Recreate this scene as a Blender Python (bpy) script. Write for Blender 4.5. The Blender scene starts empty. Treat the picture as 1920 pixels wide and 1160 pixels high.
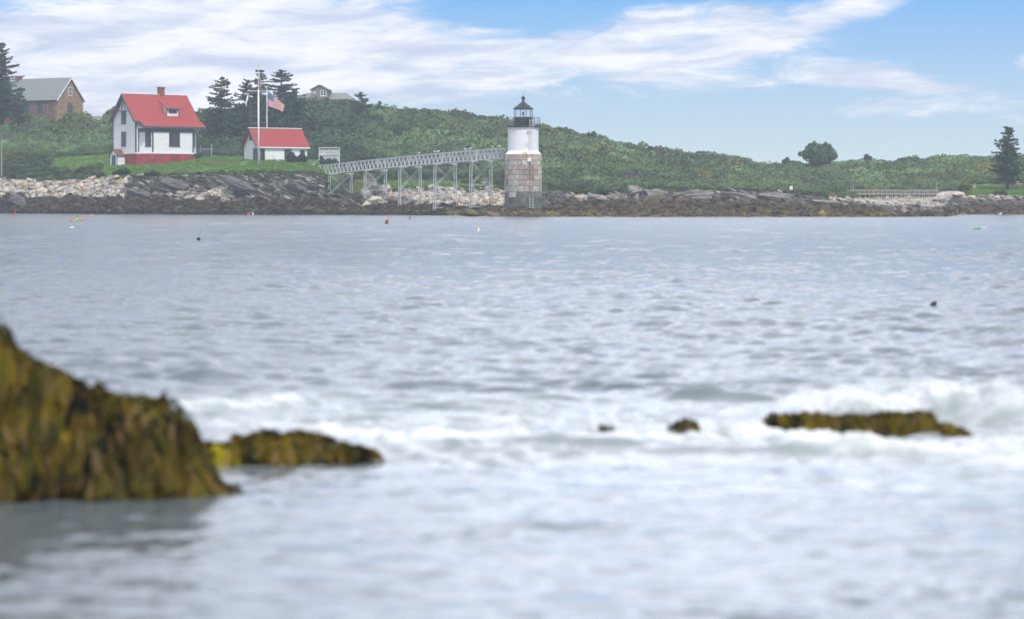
HAZE = .00048
SUN, SUNA, EXPO, FSTOP = 2.6, 6, 0.32, 1.2
SKY0 = (.56,.68,.72); SKY1 = (.08,.36,.80); CL0 = (.52,.58,.76); CL1 = (.93,.92,.96); GLARE = 1.5; HIGHK = .27
CLOUDS = [(180,80,400,110,.85),(430,190,420,90,.5),(640,80,330,100,.85),(1090,95,230,40,.75,.18),(1280,110,200,28,.6,.1),(1560,30,290,34,.8,.32),(1250,30,120,25,.4),
          (1600,140,110,24,.75,-.1),(1720,165,110,14,.7,-.1),(1420,150,220,22,.5),(1300,60,200,40,.4),(1905,120,24,22,.6),(1760,205,260,18,.42),(1400,20,120,20,.4),(960,150,90,14,.3),(1000,25,100,20,-1.0),(900,120,60,10,-.2),(1080,5,70,14,-.5),(1780,90,120,50,-.35)]
import bpy, math, random
import numpy as np
from mathutils import Vector, Matrix
random.seed(7); RNG = np.random.default_rng(11)
S = bpy.context.scene; COL = S.collection
F = 4480.0; HOR = 374.0; CH = 2.2
def P(px, row, Y): return Vector(((px-960)/F*Y, Y, CH+(HOR-row)/F*Y))
def UX(px, Y): return (px-960)/F*Y
def ZR(row, Y): return CH+(HOR-row)/F*Y
def yw(row): return F*CH/(row-HOR)          # distance of a point on the water seen at a row
# ------------------------------------------------------------------ noise
def _h(ix, iy, seed):
    n = (ix.astype(np.int64)*374761393 + iy.astype(np.int64)*668265263 + seed*1442695041) & 0xffffffff
    n = ((n ^ (n >> 13))*1274126177) & 0xffffffff
    n = ((n ^ (n >> 16))*2246822519) & 0xffffffff
    return ((n ^ (n >> 15)) & 0xffff)/65535.0
def vn(x, y, seed=0):
    x = np.asarray(x, float); y = np.asarray(y, float)
    ix = np.floor(x); iy = np.floor(y); fx = x-ix; fy = y-iy
    fx = fx*fx*(3-2*fx); fy = fy*fy*(3-2*fy)
    a = _h(ix, iy, seed); b = _h(ix+1, iy, seed); c = _h(ix, iy+1, seed); d = _h(ix+1, iy+1, seed)
    return (a*(1-fx)+b*fx)*(1-fy)+(c*(1-fx)+d*fx)*fy
def fbm(x, y, o=4, seed=0):
    x = np.asarray(x, float); y = np.asarray(y, float)
    s = 0; a = .5; t = 0
    for i in range(o):
        s = s+a*vn(x, y, seed+i*17); t += a; a *= .5; x = x*2.03+5.1; y = y*2.03+1.7
    return s/t
def ss(a, b, x):
    t = np.clip((np.asarray(x, float)-a)/(b-a), 0, 1); return t*t*(3-2*t)
# ------------------------------------------------------------------ objects
def link(o, parent=None):
    COL.objects.link(o)
    if parent is not None: o.parent = parent
    return o
def tag(o, label=None, cat=None, group=None, kind=None):
    if label: o['label'] = label
    if cat: o['category'] = cat
    if group: o['group'] = group
    if kind: o['kind'] = kind
    return o
def empty(name, loc, rz=0, label=None, cat=None, group=None):
    o = bpy.data.objects.new(name, None); o.empty_display_size = .3
    o.location = loc; o.rotation_euler = (0, 0, rz); link(o)
    return tag(o, label, cat, group)
def npmesh(name, V, Fq, mat, parent=None, col=None, smooth=False, nside=4):
    V = np.asarray(V, np.float32); Fq = np.asarray(Fq, np.int32)
    me = bpy.data.meshes.new(name); me.vertices.add(len(V)); me.vertices.foreach_set('co', V.ravel())
    n = len(Fq); k = Fq.shape[1]
    me.loops.add(n*k); me.loops.foreach_set('vertex_index', Fq.ravel())
    me.polygons.add(n); me.polygons.foreach_set('loop_start', np.arange(0, n*k, k, dtype=np.int32))
    if smooth: me.polygons.foreach_set('use_smooth', np.ones(n, bool))
    me.update(calc_edges=True)
    if col is not None:
        a = me.color_attributes.new('col', 'FLOAT_COLOR', 'POINT')
        c = np.ones((len(V), 4), np.float32); c[:, :3] = col; a.data.foreach_set('color', c.ravel())
    if mat: me.materials.append(mat)
    o = bpy.data.objects.new(name, me); link(o, parent); return o
class MB:
    def __init__(s): s.v = []; s.f = []; s.c = []; s.cur = None
    def add(s, vs, fs):
        n = len(s.v); s.v += [tuple(v) for v in vs]; s.f += [tuple(i+n for i in f) for f in fs]
        if s.cur is not None: s.c += [s.cur]*len(vs)
        return s
    def box(s, x0, x1, y0, y1, z0, z1):
        return s.add([(x0,y0,z0),(x1,y0,z0),(x1,y1,z0),(x0,y1,z0),(x0,y0,z1),(x1,y0,z1),(x1,y1,z1),(x0,y1,z1)],
                     [(0,3,2,1),(4,5,6,7),(0,1,5,4),(1,2,6,5),(2,3,7,6),(3,0,4,7)])
    def prism(s, poly, z0, z1):
        n = len(poly); return s.add([(x,y,z0) for x,y in poly]+[(x,y,z1) for x,y in poly],
            [tuple(range(n))[::-1], tuple(range(n, 2*n))]+[(i,(i+1)%n,n+(i+1)%n,n+i) for i in range(n)])
    def xprism(s, poly, x0, x1):     # poly of (y, z) extruded along x
        n = len(poly); return s.add([(x0,y,z) for y,z in poly]+[(x1,y,z) for y,z in poly],
            [tuple(range(n))[::-1], tuple(range(n, 2*n))]+[(i,(i+1)%n,n+(i+1)%n,n+i) for i in range(n)])
    def yprism(s, poly, y0, y1):     # poly of (x, z) extruded along y
        n = len(poly); return s.add([(x,y0,z) for x,z in poly]+[(x,y1,z) for x,z in poly],
            [tuple(range(n))[::-1], tuple(range(n, 2*n))]+[(i,(i+1)%n,n+(i+1)%n,n+i) for i in range(n)])
    def slab(s, q, th):
        q = [Vector(a) for a in q]; nrm = (q[1]-q[0]).cross(q[2]-q[0]).normalized()*th; n = len(q)
        return s.add(q+[a-nrm for a in q], [tuple(range(n)), tuple(range(n, 2*n))[::-1]]+[(i,n+i,n+(i+1)%n,(i+1)%n) for i in range(n)])
    def bar(s, p, q, w, h=None):
        p = Vector(p); q = Vector(q); h = h or w; d = (q-p).normalized()
        up = Vector((0,0,1)) if abs(d.z) < .95 else Vector((1,0,0))
        a = d.cross(up).normalized()*w/2; b = a.cross(d).normalized()*h/2
        vs = [p-a-b,p+a-b,p+a+b,p-a+b,q-a-b,q+a-b,q+a+b,q-a+b]
        return s.add(vs, [(0,3,2,1),(4,5,6,7),(0,1,5,4),(1,2,6,5),(2,3,7,6),(3,0,4,7)])
    def tube(s, p, q, r0, r1=None, n=8):
        p = Vector(p); q = Vector(q); r1 = r0 if r1 is None else r1; d = (q-p).normalized()
        up = Vector((0,0,1)) if abs(d.z) < .95 else Vector((1,0,0))
        a = d.cross(up).normalized(); b = a.cross(d)
        vs = []
        for c, r in ((p, r0), (q, r1)):
            for i in range(n):
                t = 2*math.pi*i/n; vs.append(c+a*math.cos(t)*r+b*math.sin(t)*r)
        return s.add(vs, [tuple(range(n)), tuple(range(n, 2*n))[::-1]]+[(i, n+i, n+(i+1)%n, (i+1)%n) for i in range(n)])
    def lathe(s, prof, n=24, c=(0,0)):
        vs = []; fs = []
        for r, z in prof:
            for i in range(n):
                t = 2*math.pi*i/n; vs.append((c[0]+r*math.cos(t), c[1]+r*math.sin(t), z))
        for k in range(len(prof)-1):
            for i in range(n): fs.append((k*n+i, k*n+(i+1)%n, (k+1)*n+(i+1)%n, (k+1)*n+i))
        fs.append(tuple(range(n))[::-1]); fs.append(tuple((len(prof)-1)*n+i for i in range(n)))
        return s.add(vs, fs)
    def build(s, name, mat, parent=None, smooth=False, loc=None):
        me = bpy.data.meshes.new(name); me.from_pydata(s.v, [], s.f)
        if smooth: me.polygons.foreach_set('use_smooth', [True]*len(me.polygons))
        if s.c:
            a = me.color_attributes.new('col', 'FLOAT_COLOR', 'POINT')
            a.data.foreach_set('color', [x for c in s.c for x in (*c, 1)])
        me.materials.append(mat); me.update()
        o = bpy.data.objects.new(name, me); link(o, parent)
        if loc is not None: o.location = loc
        return o
def build_each(m, name, mt, parent):
    out = []
    for k in range(0, len(m.v), 8):
        q = MB(); q.v = m.v[k:k+8]; q.f = [tuple(i-k for i in f) for f in m.f if k <= f[0] < k+8]; out.append(q.build(name, mt, parent))
    return out
def copy_tree(o, parent=None):
    c = o.copy(); link(c, parent)
    for ch in list(o.children): copy_tree(ch, c)
    return c
# ------------------------------------------------------------------ materials
def newmat(name):
    m = bpy.data.materials.new(name); m.use_nodes = True
    nt = m.node_tree; return m, nt, nt.nodes['Principled BSDF']
def mat(name, col, rough=.7, var=.25, scale=3.0, bump=0.0, bscale=20.0, metal=0.0, col2=None, stretch=None, attr=None, inst=False, spec=.3, dirt=None):
    m, nt, bs = newmat(name); N = nt.nodes; L = nt.links
    tc = N.new('ShaderNodeTexCoord'); mp = N.new('ShaderNodeMapping'); L.new(tc.outputs['Object'], mp.inputs[0])
    if stretch: mp.inputs['Scale'].default_value = stretch
    nz = N.new('ShaderNodeTexNoise'); nz.inputs['Scale'].default_value = scale; nz.inputs['Detail'].default_value = 5; nz.inputs['Roughness'].default_value = .65
    L.new(mp.outputs[0], nz.inputs['Vector'])
    mix = N.new('ShaderNodeMix'); mix.data_type = 'RGBA'
    rmp = N.new('ShaderNodeMapRange'); rmp.inputs[1].default_value = .33; rmp.inputs[2].default_value = .67
    L.new(nz.outputs[0], rmp.inputs[0]); L.new(rmp.outputs[0], mix.inputs[0])
    if attr or inst:
        at = N.new('ShaderNodeAttribute'); at.attribute_name = 'col'
        if inst: at.attribute_type = 'INSTANCER'
        a = N.new('ShaderNodeMix'); a.data_type = 'RGBA'; a.blend_type = 'MULTIPLY'; a.inputs[0].default_value = 1
        b = N.new('ShaderNodeMix'); b.data_type = 'RGBA'; b.blend_type = 'MULTIPLY'; b.inputs[0].default_value = 1
        L.new(at.outputs['Color'], a.inputs[6]); L.new(at.outputs['Color'], b.inputs[6])
        a.inputs[7].default_value = (1-var,)*3+(1,); b.inputs[7].default_value = (1+var,)*3+(1,)
        L.new(a.outputs[2], mix.inputs[6]); L.new(b.outputs[2], mix.inputs[7])
    else:
        c2 = col2 or tuple(min(1, c*(1+var)) for c in col); c1 = tuple(c*(1-var) for c in col) if not col2 else col
        mix.inputs[6].default_value = (*c1, 1); mix.inputs[7].default_value = (*c2, 1)
    L.new(mix.outputs[2], bs.inputs['Base Color'])
    bs.inputs['Roughness'].default_value = rough; bs.inputs['Metallic'].default_value = metal
    bs.inputs['Specular IOR Level'].default_value = spec
    if bump:
        n2 = N.new('ShaderNodeTexNoise'); n2.inputs['Scale'].default_value = bscale; n2.inputs['Detail'].default_value = 6
        L.new(mp.outputs[0], n2.inputs['Vector'])
        bp = N.new('ShaderNodeBump'); bp.inputs['Strength'].default_value = 1; bp.inputs['Distance'].default_value = bump
        L.new(n2.outputs[0], bp.inputs['Height']); L.new(bp.outputs[0], bs.inputs['Normal'])
    return m
def leafmat(name, inst=True, col=(.05,.08,.03)):
    m, nt, bs = newmat(name); N = nt.nodes; L = nt.links
    if inst is not None:
        at = N.new('ShaderNodeAttribute'); at.attribute_name = 'col'
        if inst: at.attribute_type = 'INSTANCER'
        src = at.outputs['Color']
        gm = N.new('ShaderNodeNewGeometry'); mr = N.new('ShaderNodeMapRange')
        L.new(gm.outputs['Random Per Island'], mr.inputs[0]); mr.inputs[3].default_value = .82; mr.inputs[4].default_value = 1.18
        mu = N.new('ShaderNodeVectorMath'); mu.operation = 'SCALE'; L.new(src, mu.inputs[0]); L.new(mr.outputs[0], mu.inputs['Scale'])
        src = mu.outputs[0]; L.new(src, bs.inputs['Base Color'])
    else:
        bs.inputs['Base Color'].default_value = (*col, 1)
    bs.inputs['Roughness'].default_value = .75; bs.inputs['Specular IOR Level'].default_value = .2
    tr = N.new('ShaderNodeBsdfTranslucent')
    if inst is not None: L.new(src, tr.inputs[0])
    else: tr.inputs[0].default_value = (*[c*1.2 for c in col], 1)
    mx = N.new('ShaderNodeMixShader'); mx.inputs[0].default_value = .25
    L.new(bs.outputs[0], mx.inputs[1]); L.new(tr.outputs[0], mx.inputs[2])
    L.new(mx.outputs[0], N['Material Output'].inputs[0])
    return m
M = dict(
  white=mat('white_painted_clapboard', (.72,.73,.74), .6, .10, 1.2, .015, 4, stretch=(.4,.4,7)),
  towerw=mat('white_painted_brick', (.74,.735,.75), .6, .035, 2.2, .008, 6, stretch=(1,1,3)),
  shingle=mat('red_shingle', (.30,.046,.042), .75, .32, 3.2, .04, 7, stretch=(1,1,3.5)),
  slate=mat('slate_blue_trim', (.055,.075,.095), .6, .2, 3),
  trimw=mat('white_trim', (.75,.75,.76), .55, .05, 3),
  redstone=mat('red_painted_stone', (.28,.035,.05), .8, .4, 1.6, .06, 3.2),
  brick=mat('red_brick', (.22,.07,.045), .85, .35, 5, .01, 20),
  glass=mat('dark_window_glass', (.03,.035,.04), .12, .4, 2, spec=.6),
  shinglebrown=mat('weathered_shingle', (.16,.07,.055), .85, .3, 5),
  galv=mat('galvanised_metal', (.42,.45,.47), .5, .25, 2.5, spec=.5),
  galvw=mat('pale_weathered_metal', (.55,.57,.57), .6, .15, 2),
  black=mat('black_iron', (.008,.011,.016), .4, .3, 4, spec=.5),
  rust=mat('rust', (.50,.27,.10), .8, .3, 8),
  greyroof=mat('grey_slate_roof', (.19,.21,.20), .8, .3, 3.5, .02, 10, stretch=(1,1,3)),
  fieldstone=mat('tan_field_stone', (.27,.175,.095), .9, .6, 2.2, .06, 4),
  darkstone=mat('grey_brown_field_stone', (.15,.11,.09), .9, .6, 2.0, .06, 4),
  greyshingle=mat('grey_cedar_shingle', (.2,.19,.17), .85, .2, 4),
  bark=mat('bark', (.06,.05,.042), .9, .3, 6, .02, 8),
  orange=mat('orange_plastic', (.62,.16,.035), .4, .1, 3, spec=.5), red=mat('red_plastic', (.7,.04,.02), .4, .1, 3),
  yellow=mat('yellow_plastic', (.75,.5,.03), .45, .1, 3), green=mat('green_plastic', (.02,.33,.12), .4, .1, 3),
  lime=mat('lime_plastic', (.35,.6,.04), .4, .1, 3), navy=mat('navy_plastic', (.02,.03,.1), .4, .1, 3),
  teal=mat('teal_plastic', (.03,.35,.35), .4, .1, 3), wht=mat('white_plastic', (.75,.75,.72), .4, .05, 3),
  dark=mat('dark_plastic', (.012,.014,.016), .35, .2, 3), wood=mat('weathered_wood', (.34,.32,.29), .85, .25, 5, stretch=(1,1,.3)),
  gullw=mat('white_feathers', (.75,.75,.74), .7, .05, 8), gullg=mat('grey_feathers', (.16,.17,.19), .7, .1, 8), beak=mat('yellow_beak', (.6,.35,.05), .5, .1, 8),
  pole=mat('white_mast_paint', (.68,.69,.7), .5, .06, 2), rope=mat('grey_rope', (.3,.3,.3), .8, .1, 4),
  attrstone=mat('granite_block', None, .85, .28, 2.2, .03, 9, attr=True),
  terrain=mat('island_ground', None, .95, .3, .9, .05, 2.2, attr=True, spec=.15),
  rockinst=mat('shore_stone', None, .85, .28, 3.5, .03, 5, inst=True, spec=.3),
  boulder=mat('pale_boulder', (.42,.38,.33), .9, .35, 1.2, .08, 2.5),
  leaf=leafmat('shrub_leaves'), leafc=leafmat('tree_leaves', inst=False),
  weedinst=leafmat('rockweed_clump'), weed=leafmat('rockweed_frond', inst=False),
  wetrock=mat('wet_dark_rock', (.035,.03,.022), .45, .4, 6, .03, 10, spec=.5),
)
M['weed'].node_tree.nodes['Principled BSDF'].inputs['Roughness'].default_value = .6
M['weed'].node_tree.nodes['Principled BSDF'].inputs['Specular IOR Level'].default_value = .12
# ------------------------------------------------------------------ scatter (stuff nobody could count)
def scatter(name, protos, pts, rots, scls, cols, idx, label):
    me = bpy.data.meshes.new(name); n = len(pts); me.vertices.add(n); me.vertices.foreach_set('co', np.asarray(pts, np.float32).ravel())
    for nm, ar in (('rot', rots), ('scl', scls)):
        a = me.attributes.new(nm, 'FLOAT_VECTOR', 'POINT'); a.data.foreach_set('vector', np.asarray(ar, np.float32).ravel())
    a = me.attributes.new('col', 'FLOAT_COLOR', 'POINT'); c = np.ones((n, 4), np.float32); c[:, :3] = cols; a.data.foreach_set('color', c.ravel())
    a = me.attributes.new('idx', 'INT', 'POINT'); a.data.foreach_set('value', np.asarray(idx, np.int32))
    o = bpy.data.objects.new(name, me); link(o)
    cc = bpy.data.collections.new(name+'_kinds')
    for p in protos: cc.objects.link(p)
    g = bpy.data.node_groups.new(name+'_nodes', 'GeometryNodeTree')
    g.interface.new_socket('Geometry', in_out='INPUT', socket_type='NodeSocketGeometry'); g.interface.new_socket('Geometry', in_out='OUTPUT', socket_type='NodeSocketGeometry')
    N = g.nodes; L = g.links; gi = N.new('NodeGroupInput'); go = N.new('NodeGroupOutput'); ip = N.new('GeometryNodeInstanceOnPoints')
    ci = N.new('GeometryNodeCollectionInfo'); ci.inputs['Collection'].default_value = cc; ci.inputs['Separate Children'].default_value = True; ci.inputs['Reset Children'].default_value = True
    L.new(gi.outputs[0], ip.inputs['Points']); L.new(ci.outputs[0], ip.inputs['Instance']); ip.inputs['Pick Instance'].default_value = True
    def na(nm, t):
        k = N.new('GeometryNodeInputNamedAttribute'); k.data_type = t; k.inputs['Name'].default_value = nm; return k.outputs[0]
    L.new(na('idx', 'INT'), ip.inputs['Instance Index']); L.new(na('rot', 'FLOAT_VECTOR'), ip.inputs['Rotation']); L.new(na('scl', 'FLOAT_VECTOR'), ip.inputs['Scale'])
    L.new(ip.outputs[0], go.inputs[0])
    md = o.modifiers.new('scatter', 'NODES'); md.node_group = g
    tag(o, label, None, None, 'stuff'); return o
def proto(name, V, Fq, m, smooth=False):
    o = npmesh(name, V, Fq, m, smooth=smooth); COL.objects.unlink(o); return o
def leaf_quads(C, Nn, size, rng, flat=0.0, rnd=.75):
    """C centres, Nn outward normals -> small bent leaf-cluster quads"""
    n = len(C); r = rng.normal(size=(n, 3)); nn = Nn*1.0+r*rnd; nn[:, 2] += flat
    nn /= np.linalg.norm(nn, axis=1)[:, None]; a = np.cross(nn, rng.normal(size=(n, 3))); a /= np.linalg.norm(a, axis=1)[:, None]
    b = np.cross(nn, a); s = size*(.6+.8*rng.random(n))[:, None]; t = .55+.5*rng.random(n)[:, None]
    V = np.stack([C-a*s, C-b*s*t, C+a*s, C+b*s*t], 1).reshape(-1, 3)
    return V, np.arange(n*4).reshape(-1, 4)
def stone(seed, ang=.35):
    import bmesh
    bm = bmesh.new(); bmesh.ops.create_icosphere(bm, subdivisions=2, radius=1); rr = random.Random(seed)
    pl = [(Vector((rr.gauss(0,1), rr.gauss(0,1), rr.gauss(0,1))).normalized(), rr.uniform(.55, .9)) for _ in range(9)]
    for v in bm.verts:
        for n, d in pl:
            k = v.co.dot(n)-d
            if k > 0: v.co -= n*k*(1-ang*.3)
    V = np.array([v.co[:] for v in bm.verts]); Fq = np.array([[v.index for v in f.verts] for f in bm.faces]); bm.free()
    return V, Fq
# ================================================================== TERRAIN
CT = {  # px : (distance, row) of shoreline, top of weed, top of rocks, lawn, lawn back, mid hill, ridge
 -500:[(374,400.3),(381,370),(387,336),(394,316),(407,292),(432,258),(452,226)],
    0:[(373,400.4),(379,370),(386,338),(392,322),(406,292),(430,256),(452,223)],
  100:[(369,400.7),(375,371),(382,340),(388,325),(402,293),(430,256),(452,223)],
  160:[(363,401.2),(369,373),(375,338),(382,320),(396,290),(428,256),(452,224)],
  215:[(356,401.7),(362,375),(369,334),(376,312),(394,291),(426,256),(452,222)],
  300:[(352,402.0),(358,377),(366,333),(374,311),(391,293),(424,256),(452,222)],
  372:[(347,402.4),(353,380),(363,331),(372,307),(390,293),(420,256),(450,218)],
  450:[(344,402.6),(350,381),(360,328),(369,301),(387,295),(418,252),(450,208)],
  520:[(343,402.7),(348,381),(358,327),(367,302),(386,297),(418,250),(452,200)],
  603:[(341,402.9),(346,380),(356,330),(365,308),(384,301),(418,250),(462,195)],
  590:[(341,402.9),(346,380),(356,328),(365,306),(384,301),(418,250),(462,195)],
  622:[(340,403.0),(348,384),(359,369),(364,334),(382,308),(420,254),(464,196)],
  680:[(338,403.2),(346,388),(357,368),(363,342),(379,320),(422,256),(464,204)],
  760:[(335,403.5),(341,387),(352,356),(361,345),(378,326),(426,262),(466,211)],
  860:[(325,404.3),(335,388),(352,354),(361,347),(378,332),(428,270),(466,219)],
  930:[(306,406.0),(330,392),(352,354),(361,350),(378,338),(430,276),(466,226)],
 1015:[(303,406.5),(328,390),(346,362),(358,357),(374,350),(430,294),(466,243)],
 1060:[(303,406.5),(318,381),(336,365),(350,361),(370,354),(430,302),(466,250)],
 1110:[(303,406.5),(317,384),(334,369),(348,364),(369,357),(430,306),(466,262)],
 1160:[(303,406.5),(316,382),(327,365),(345,364),(368,359),(430,312),(468,274)],
 1250:[(302,406.6),(315,380),(325,363),(345,363),(367,359),(430,322),(472,289)],
 1350:[(302,406.6),(315,380),(325,364),(345,365),(367,361),(430,326),(476,298)],
 1430:[(302,406.6),(314,380),(324,365),(345,368),(369,363),(430,332),(480,309)],
 1490:[(302,406.7),(313,383),(322,369),(345,372),(373,366),(430,334),(480,310)],
 1560:[(302,406.7),(311,387),(319,377),(345,380),(380,372),(432,334),(480,308)],
 1640:[(301,406.8),(308,392),(314,387),(345,396),(386,371),(432,330),(480,304)],
 1700:[(301,406.9),(305,399),(309,398),(346,400),(388,368),(432,328),(480,305)],
 1770:[(301,407.0),(303,404.5),(305,406),(352,401),(386,368),(432,324),(480,297)],
 1795:[(350,402.5),(357,388),(368,371),(376,362),(392,350),(432,322),(480,296)],
 1860:[(350,402.3),(357,387),(368,369),(376,362),(392,348),(432,321),(480,296)],
 2420:[(350,402.3),(357,387),(368,369),(376,362),(392,348),(432,321),(480,297)]}
_k = np.array(sorted(CT)); _Y = np.array([[a[0] for a in CT[k]] for k in _k], float)
_Z = np.array([[max(ZR(a[1], a[0]), -.6) for a in CT[k]] for k in _k]); _Z[:, 0] = -.05; _w = ss(250, 400, _k); _Z[:, 6] -= 1.25*_w; _Z[:, 5] -= .5*_w
def nodes(u):
    u = np.asarray(u, float); Y = np.stack([np.interp(u, _k, _Y[:, j]) for j in range(7)], -1); Z = np.stack([np.interp(u, _k, _Z[:, j]) for j in range(7)], -1)
    wob = (fbm(u/28., u*0+3, 3, 5)-.5)*5
    wob = wob*ss(1830, 1795, u)*.8
    Y[..., 0] += wob; Y[..., 1] += wob*.6
    Y = np.concatenate([Y[..., :1]-14, Y, Y[..., -1:]+25, Y[..., -1:]+110], -1)
    Z = np.concatenate([Z[..., :1]*0-2.2, Z, Z[..., -1:]-1.5, Z[..., -1:]*0+3], -1)
    return Y, Z     # s = -1 ..8
def scar(u, s): return (np.abs(u-(697+(5.65-s)*75)-(vn(u/9., s*6, 4)-.5)*22) < 21)&(s > 4.6)&(s < 5.8)
def hillpath(u, s, w=2.2): return (np.abs(u-(409+(5-s)*46)) < w)&(s > 4.15)&(s < 5.0)
def lawnmask(u, s):
    w = (fbm(u/18., s*3, 3, 9)-.5)*.5
    a = ss(2.0, 2.25, s+w*.7)*ss(4.15, 3.95, s+w*.35)*ss(196, 216, u+s*4)*ss(640, 605, u)
    a = np.maximum(a, ss(3.15, 3.3, s+w*.4)*ss(4.05, 3.9, s)*ss(85, 120, u)*ss(230, 210, u))
    a = np.maximum(a, ss(1.95, 2.15, s+w*.5)*ss(3.5, 3.1, s+w)*ss(655, 690, u)*ss(950, 900, u))
    a = np.maximum(a, ss(2.1, 2.4, s+w*.3)*ss(4.2, 4.0, s+w*.3)*ss(1800, 1822, u))
    a = np.maximum(a, ss(5.35, 5.5, s)*ss(150, 160, u)*ss(216, 209, u))
    a = np.maximum(a, ss(4.9, 5.0, s+w*.2)*ss(5.75, 5.6, s+w*.2)*ss(22, 14, np.abs(u-(1500+(5.3-s)*60))))
    a = np.maximum(a, .9*ss(.12, .2, 4.35-abs(s-4.35)*1.2-4.1)*ss(1270,1290,u)*ss(1450,1400,u)*ss(.45,.6,fbm(u/22.,s*4,2,2)))
    return np.clip(a, 0, 1)
def terrain(u, s):
    """u: bearing as px, s: node parameter -1..8 (same shapes) -> X, Y, Z"""
    Yn, Zn = nodes(u); k = np.clip(np.floor(s+1).astype(int), 0, 8); f = s+1-k
    ix = np.arange(len(u)); Y = Yn[ix, k]*(1-f)+Yn[ix, np.minimum(k+1, 9)]*f
    km = np.clip(k-1, 0, 9); kp = np.minimum(k+2, 9); z0 = Zn[ix, k]; z1 = Zn[ix, np.minimum(k+1, 9)]
    Z = z0*(1-f)+z1*f
    X = (u-960)/F*Y
    # rock relief
    rock = ss(-.5, .1, s)*ss(2.25, 1.8, s)
    rock = np.maximum(rock, ss(1640, 1700, u)*ss(2.9, 3.2, s)*ss(4.0, 3.8, s)*.5*ss(1815,1790,u))
    pale = paleness(u, s)
    q = X*.72+Y*.30; r = -X*.35+Y*.8
    rid = 1-np.abs(fbm(q/6., r/1.3, 4, 21)*2-1)
    strat = (rid-.75)*2.6+(fbm(X/5., Y/4., 3, 31)-.5)*1.6+(fbm(X/.9, Y/.8, 3, 33)-.5)*.7
    soft = (fbm(X/3.2, Y/3.2, 4, 35)-.5)*2.4+(1-np.abs(fbm(q/3.5, r/1.5, 3, 37)*2-1)-.7)*.9
    low = ss(1.1, .6, s)
    d = strat*(1-low)*(1-pale)+soft*low+(fbm(X/1.5, Y/1.5, 3, 36)-.5)*.5*pale
    amp = np.where(u > 1000, .72, .95)
    Z = Z+d*rock*amp*ss(-.4, .6, s)
    hill = ss(3.9, 4.6, s)
    Z = Z+hill*((fbm(X/16., Y/14., 3, 41)-.5)*3.2)*ss(6.0, 5.0, s)+ss(2.0, 2.4, s)*(1-hill)*(fbm(X/6., Y/6., 3, 43)-.5)*.5
    return X, Y, Z
def paleness(u, s):
    w = (fbm(u/14., s*5, 3, 51)-.5)*.5
    a = ss(.95, 1.05, s+w)*ss(2.15, 2.05, s)*ss(248, 225, u+w*60)
    a = np.maximum(a, ss(.98, 1.04, s+w*.6)*ss(1.5, 1.35, s+w)*ss(305, 330, u)*ss(440, 415, u))
    a = np.maximum(a, ss(.9, 1.0, s+w*1.2)*ss(2.2, 2.05, s)*ss(672, 700, u+w*80)*ss(960, 945, u))
    a = np.maximum(a, ss(1.25, 1.45, s+w*.5)*ss(2.1, 2.0, s)*ss(1062, 1080, u)*ss(1160, 1140, u))
    a = np.maximum(a, ss(3.4, 3.6, s+w*1.2)*ss(4.02, 3.95, s)*ss(1545, 1560, u)*ss(1790, 1770, u)*.75)
    a = np.maximum(a, .8*ss(1.55, 1.8, s+w)*ss(2.1, 2.0, s)*ss(1790, 1815, u))
    return a
def mixc(a, b, t): return a*(1-t[:, None])+np.array(b)*t[:, None]
def tcolor(u, s, X, Y, Z):
    n = len(u); C = np.tile(np.array([.045,.06,.03]), (n, 1)); w = (fbm(X/2., Y/2., 4, 61)-.5)
    C = mixc(C, (.12,.23,.045), lawnmask(u, s)*(.8+.2*vn(X, Y, 3)))
    C = mixc(C, (.20,.22,.07), lawnmask(u, s)*ss(.58, .75, fbm(X/3., Y/2., 3, 71))*.6)
    C = mixc(C, (.36,.32,.24), scar(u, s)*(.55+.45*(vn(X*1.2, Y*.6, 8) > .4))); C = mixc(C, (.24,.24,.23), hillpath(u, s)*1.)
    C = mixc(C, (.30,.27,.20), 0*ss(4.4, 4.6, s)*ss(5.3, 5.0, s)*ss(692, 700, u-(5-s)*18)*ss(760, 738, u-(5-s)*30)*ss(.5, .56, fbm(X/1.6, Y/3., 3, 73))*.9)
    rk = ss(2.12, 2.0, s+w*.25); rk = np.maximum(rk, ss(1560, 1640, u)*ss(4.0, 3.9, s)*ss(1790,1780,u))
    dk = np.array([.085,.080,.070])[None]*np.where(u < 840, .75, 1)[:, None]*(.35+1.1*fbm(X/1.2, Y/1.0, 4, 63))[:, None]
    dk = dk+np.array([.13,.125,.115])[None]*ss(.6, .72, fbm(X/.9+Y/1.4, Y/.5-X/1.8, 4, 64))[:, None]
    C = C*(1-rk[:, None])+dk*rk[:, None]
    C = mixc(C, (.42,.39,.34), paleness(u, s))
    wd = ss(1.15, .85, s+w*.9)*ss(1795, 1700, u)+ss(1.0, .6, s+w*.9)*ss(1700, 1795, u)
    wc = np.array([.085,.064,.036])[None]*(.5+1.1*fbm(X/1.1, Y/1.1, 3, 65))[:, None]
    C = C*(1-wd[:, None])+wc*wd[:, None]
    C = mixc(C, (.02,.02,.018), ss(.5, .3, Z+w*.4)*ss(700, 500, u))
    yl = ss(.75, .35, Z+w*1.0)*ss(.52, .6, fbm(u/16., Y/3., 3, 66))*ss(840, 900, u)*ss(1790,1770,u)
    C = mixc(C, (.20,.17,.03), yl*.8)
    return C
us = np.concatenate([np.arange(-500, -20, 12.), np.arange(-20, 1940, 1.5), np.arange(1940, 2420, 12.)])
sv = np.concatenate([np.linspace(-1, 0, 8)[:-1], np.linspace(0, 1, 34)[:-1], np.linspace(1, 2, 34)[:-1], np.linspace(2, 3, 14)[:-1], np.linspace(3, 4, 16)[:-1], np.linspace(4, 6, 50)[:-1], np.linspace(6, 8, 9)])
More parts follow.
